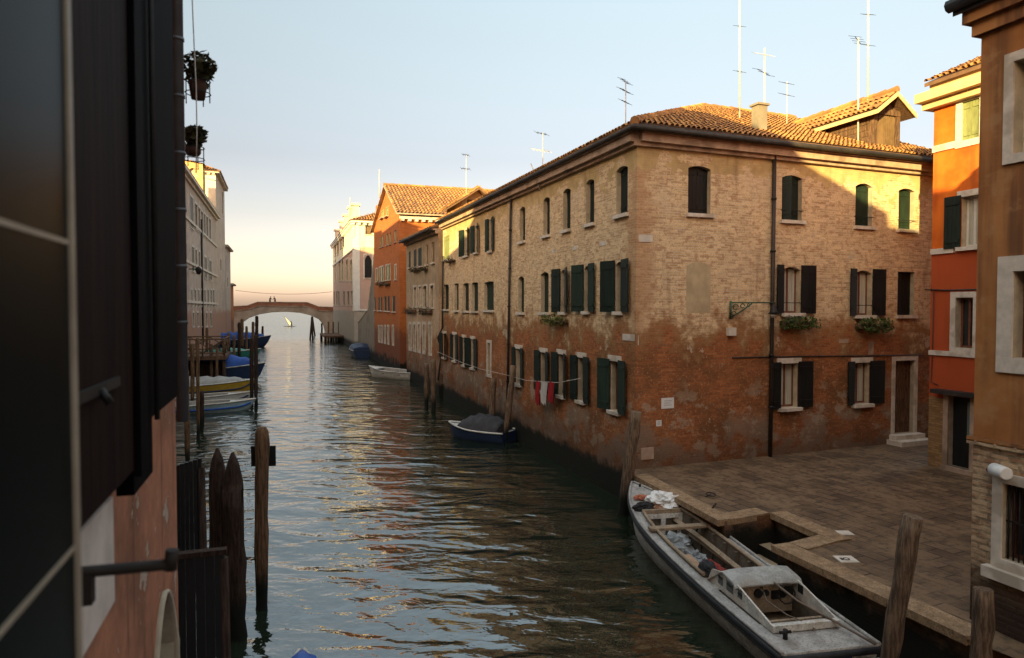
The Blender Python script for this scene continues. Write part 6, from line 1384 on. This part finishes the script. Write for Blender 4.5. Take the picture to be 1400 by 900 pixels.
# white fender/bag on the sill and boat fenders on the wall foot
blob('sill_bundle', 'white bundle resting on the sill of the ground floor window by the downpipe', 'bundle', FC.p(*FC.px(707, 527), .1), (.16, .12, .12), M['whitecloth'], 21, .3)
# ------------------------------------------------------------------ aerials
def antenna(x, yt, yb, s_, lab, els=(), r=.016, yag=0, guys=()):
    P0 = ct(s_, 0); a = hitp(x, yb, P0, Vector((0, 1, 0))); b_ = hitp(x, yt, P0, Vector((0, 1, 0))); T = Thing('aerial', a, lab, 'aerial', 'aerials on the roofs')
    mb = MB(); mb.tube([a-Vector((0, 0, .5)), b_], r, 6); T.part(mb, 'mast', M['antenna'])
    px = (b_-a).length/max(1, (yb-yt))
    for (y, w_, tilt, nb) in els:
        c = hitp(x, y, P0, Vector((0, 1, 0))); dr = Vector((math.cos(tilt), .3, -math.sin(tilt)*.6)).normalized(); bm_ = MB(); bm_.tube([c-dr*w_*px*.6, c+dr*w_*px*.4], .011*max(1, s_/25), 5)
        q = Vector((-.3, 1, .1)).normalized()
        for k in range(nb): p = c-dr*w_*px*(.6-k/max(1, nb-1)); bm_.tube([p-q*.28-Vector((0, 0, .10)), p+q*.28+Vector((0, 0, .10))], .006*max(1, s_/25), 4)
        T.part(bm_, 'boom', M['iron'] if nb < 5 else M['antenna'])
    return T
antenna(1011.5, -40, 160, 25.5, 'tall lattice-like mast rising out of the picture left of the chimney', ((36, 5, 0, 2), (98, 6, 0, 2), (150, 5, 0, 2)), .032)
antenna(1045.5, 66, 165, 25.5, 'aerial with a crowded bright head just right of the chimney', ((75, 22, .1, 7), (100, 22, .5, 3)), .03)
antenna(1076, 112, 172, 26, 'short aerial with two stubby booms on the ridge right of the chimney', ((114, 9, .1, 3), (130, 11, .15, 3)))
antenna(1173.5, 52, 208, 23.6, 'slim aerial with one slanted boom standing in front of the dormer', ((56, 14, .9, 4),), .028)
antenna(1187, -40, 140, 24, 'tall mast rising out of the picture above the dormer', ((62, 3, 0, 2), (20, 4, 0, 2)), .032)
antenna(855.5, 112, 180, 22, 'aerial with three slanted booms near the roof corner', ((112, 13, .75, 4), (125, 15, .6, 4), (140, 10, .6, 3)))
antenna(742, 182, 246, 27.5, 'aerial with two wide booms rising over the canal eave', ((183, 16, .2, 4), (206, 26, .12, 6)))
antenna(637.5, 212, 280, 40, 'distant thin aerial over the attic dormer', ((212, 9, .1, 4), (231, 12, .05, 4)))
antenna(519, 232, 262, 60, 'distant thin mast behind the orange gable', (), .05); antenna(478.5, 270, 290, 92, 'faint mast over the white palace chimneys', (), .06)
# mast stays running down to the wall in front of the canal windows
mb = MB(); mb.tube([FC.p(*FC.px(742, 262), .12), FC.p(*FC.px(742, 238), .30), FC.p(*FC.px(742, 225), .45)], .02, 5); tag(mb.build('mast_stay', M['antenna'], None, FC.p(*FC.px(742, 262), .12)), 'pale stay of the aerial fixed to the wall below the canal eave', 'stay')
# gulls/lamp on far left bank
q = FL.p(*FL.px(258, 368), .5); T = Thing('lantern', q, 'dark wall lantern on a bracket on the far left palace', 'lamp'); mb = MB(); mb.tube([q-Cn*.5, q+Cn*.3], .05, 6); T.part(mb, 'bracket', M['iron']); mb = MB(); mb.tube([q+Cn*.3+Vector((0, 0, .25)), q+Cn*.3, q+Cn*.3-Vector((0, 0, .45))], [.05, .3, .16], 8); T.part(mb, 'lamp', M['iron'])
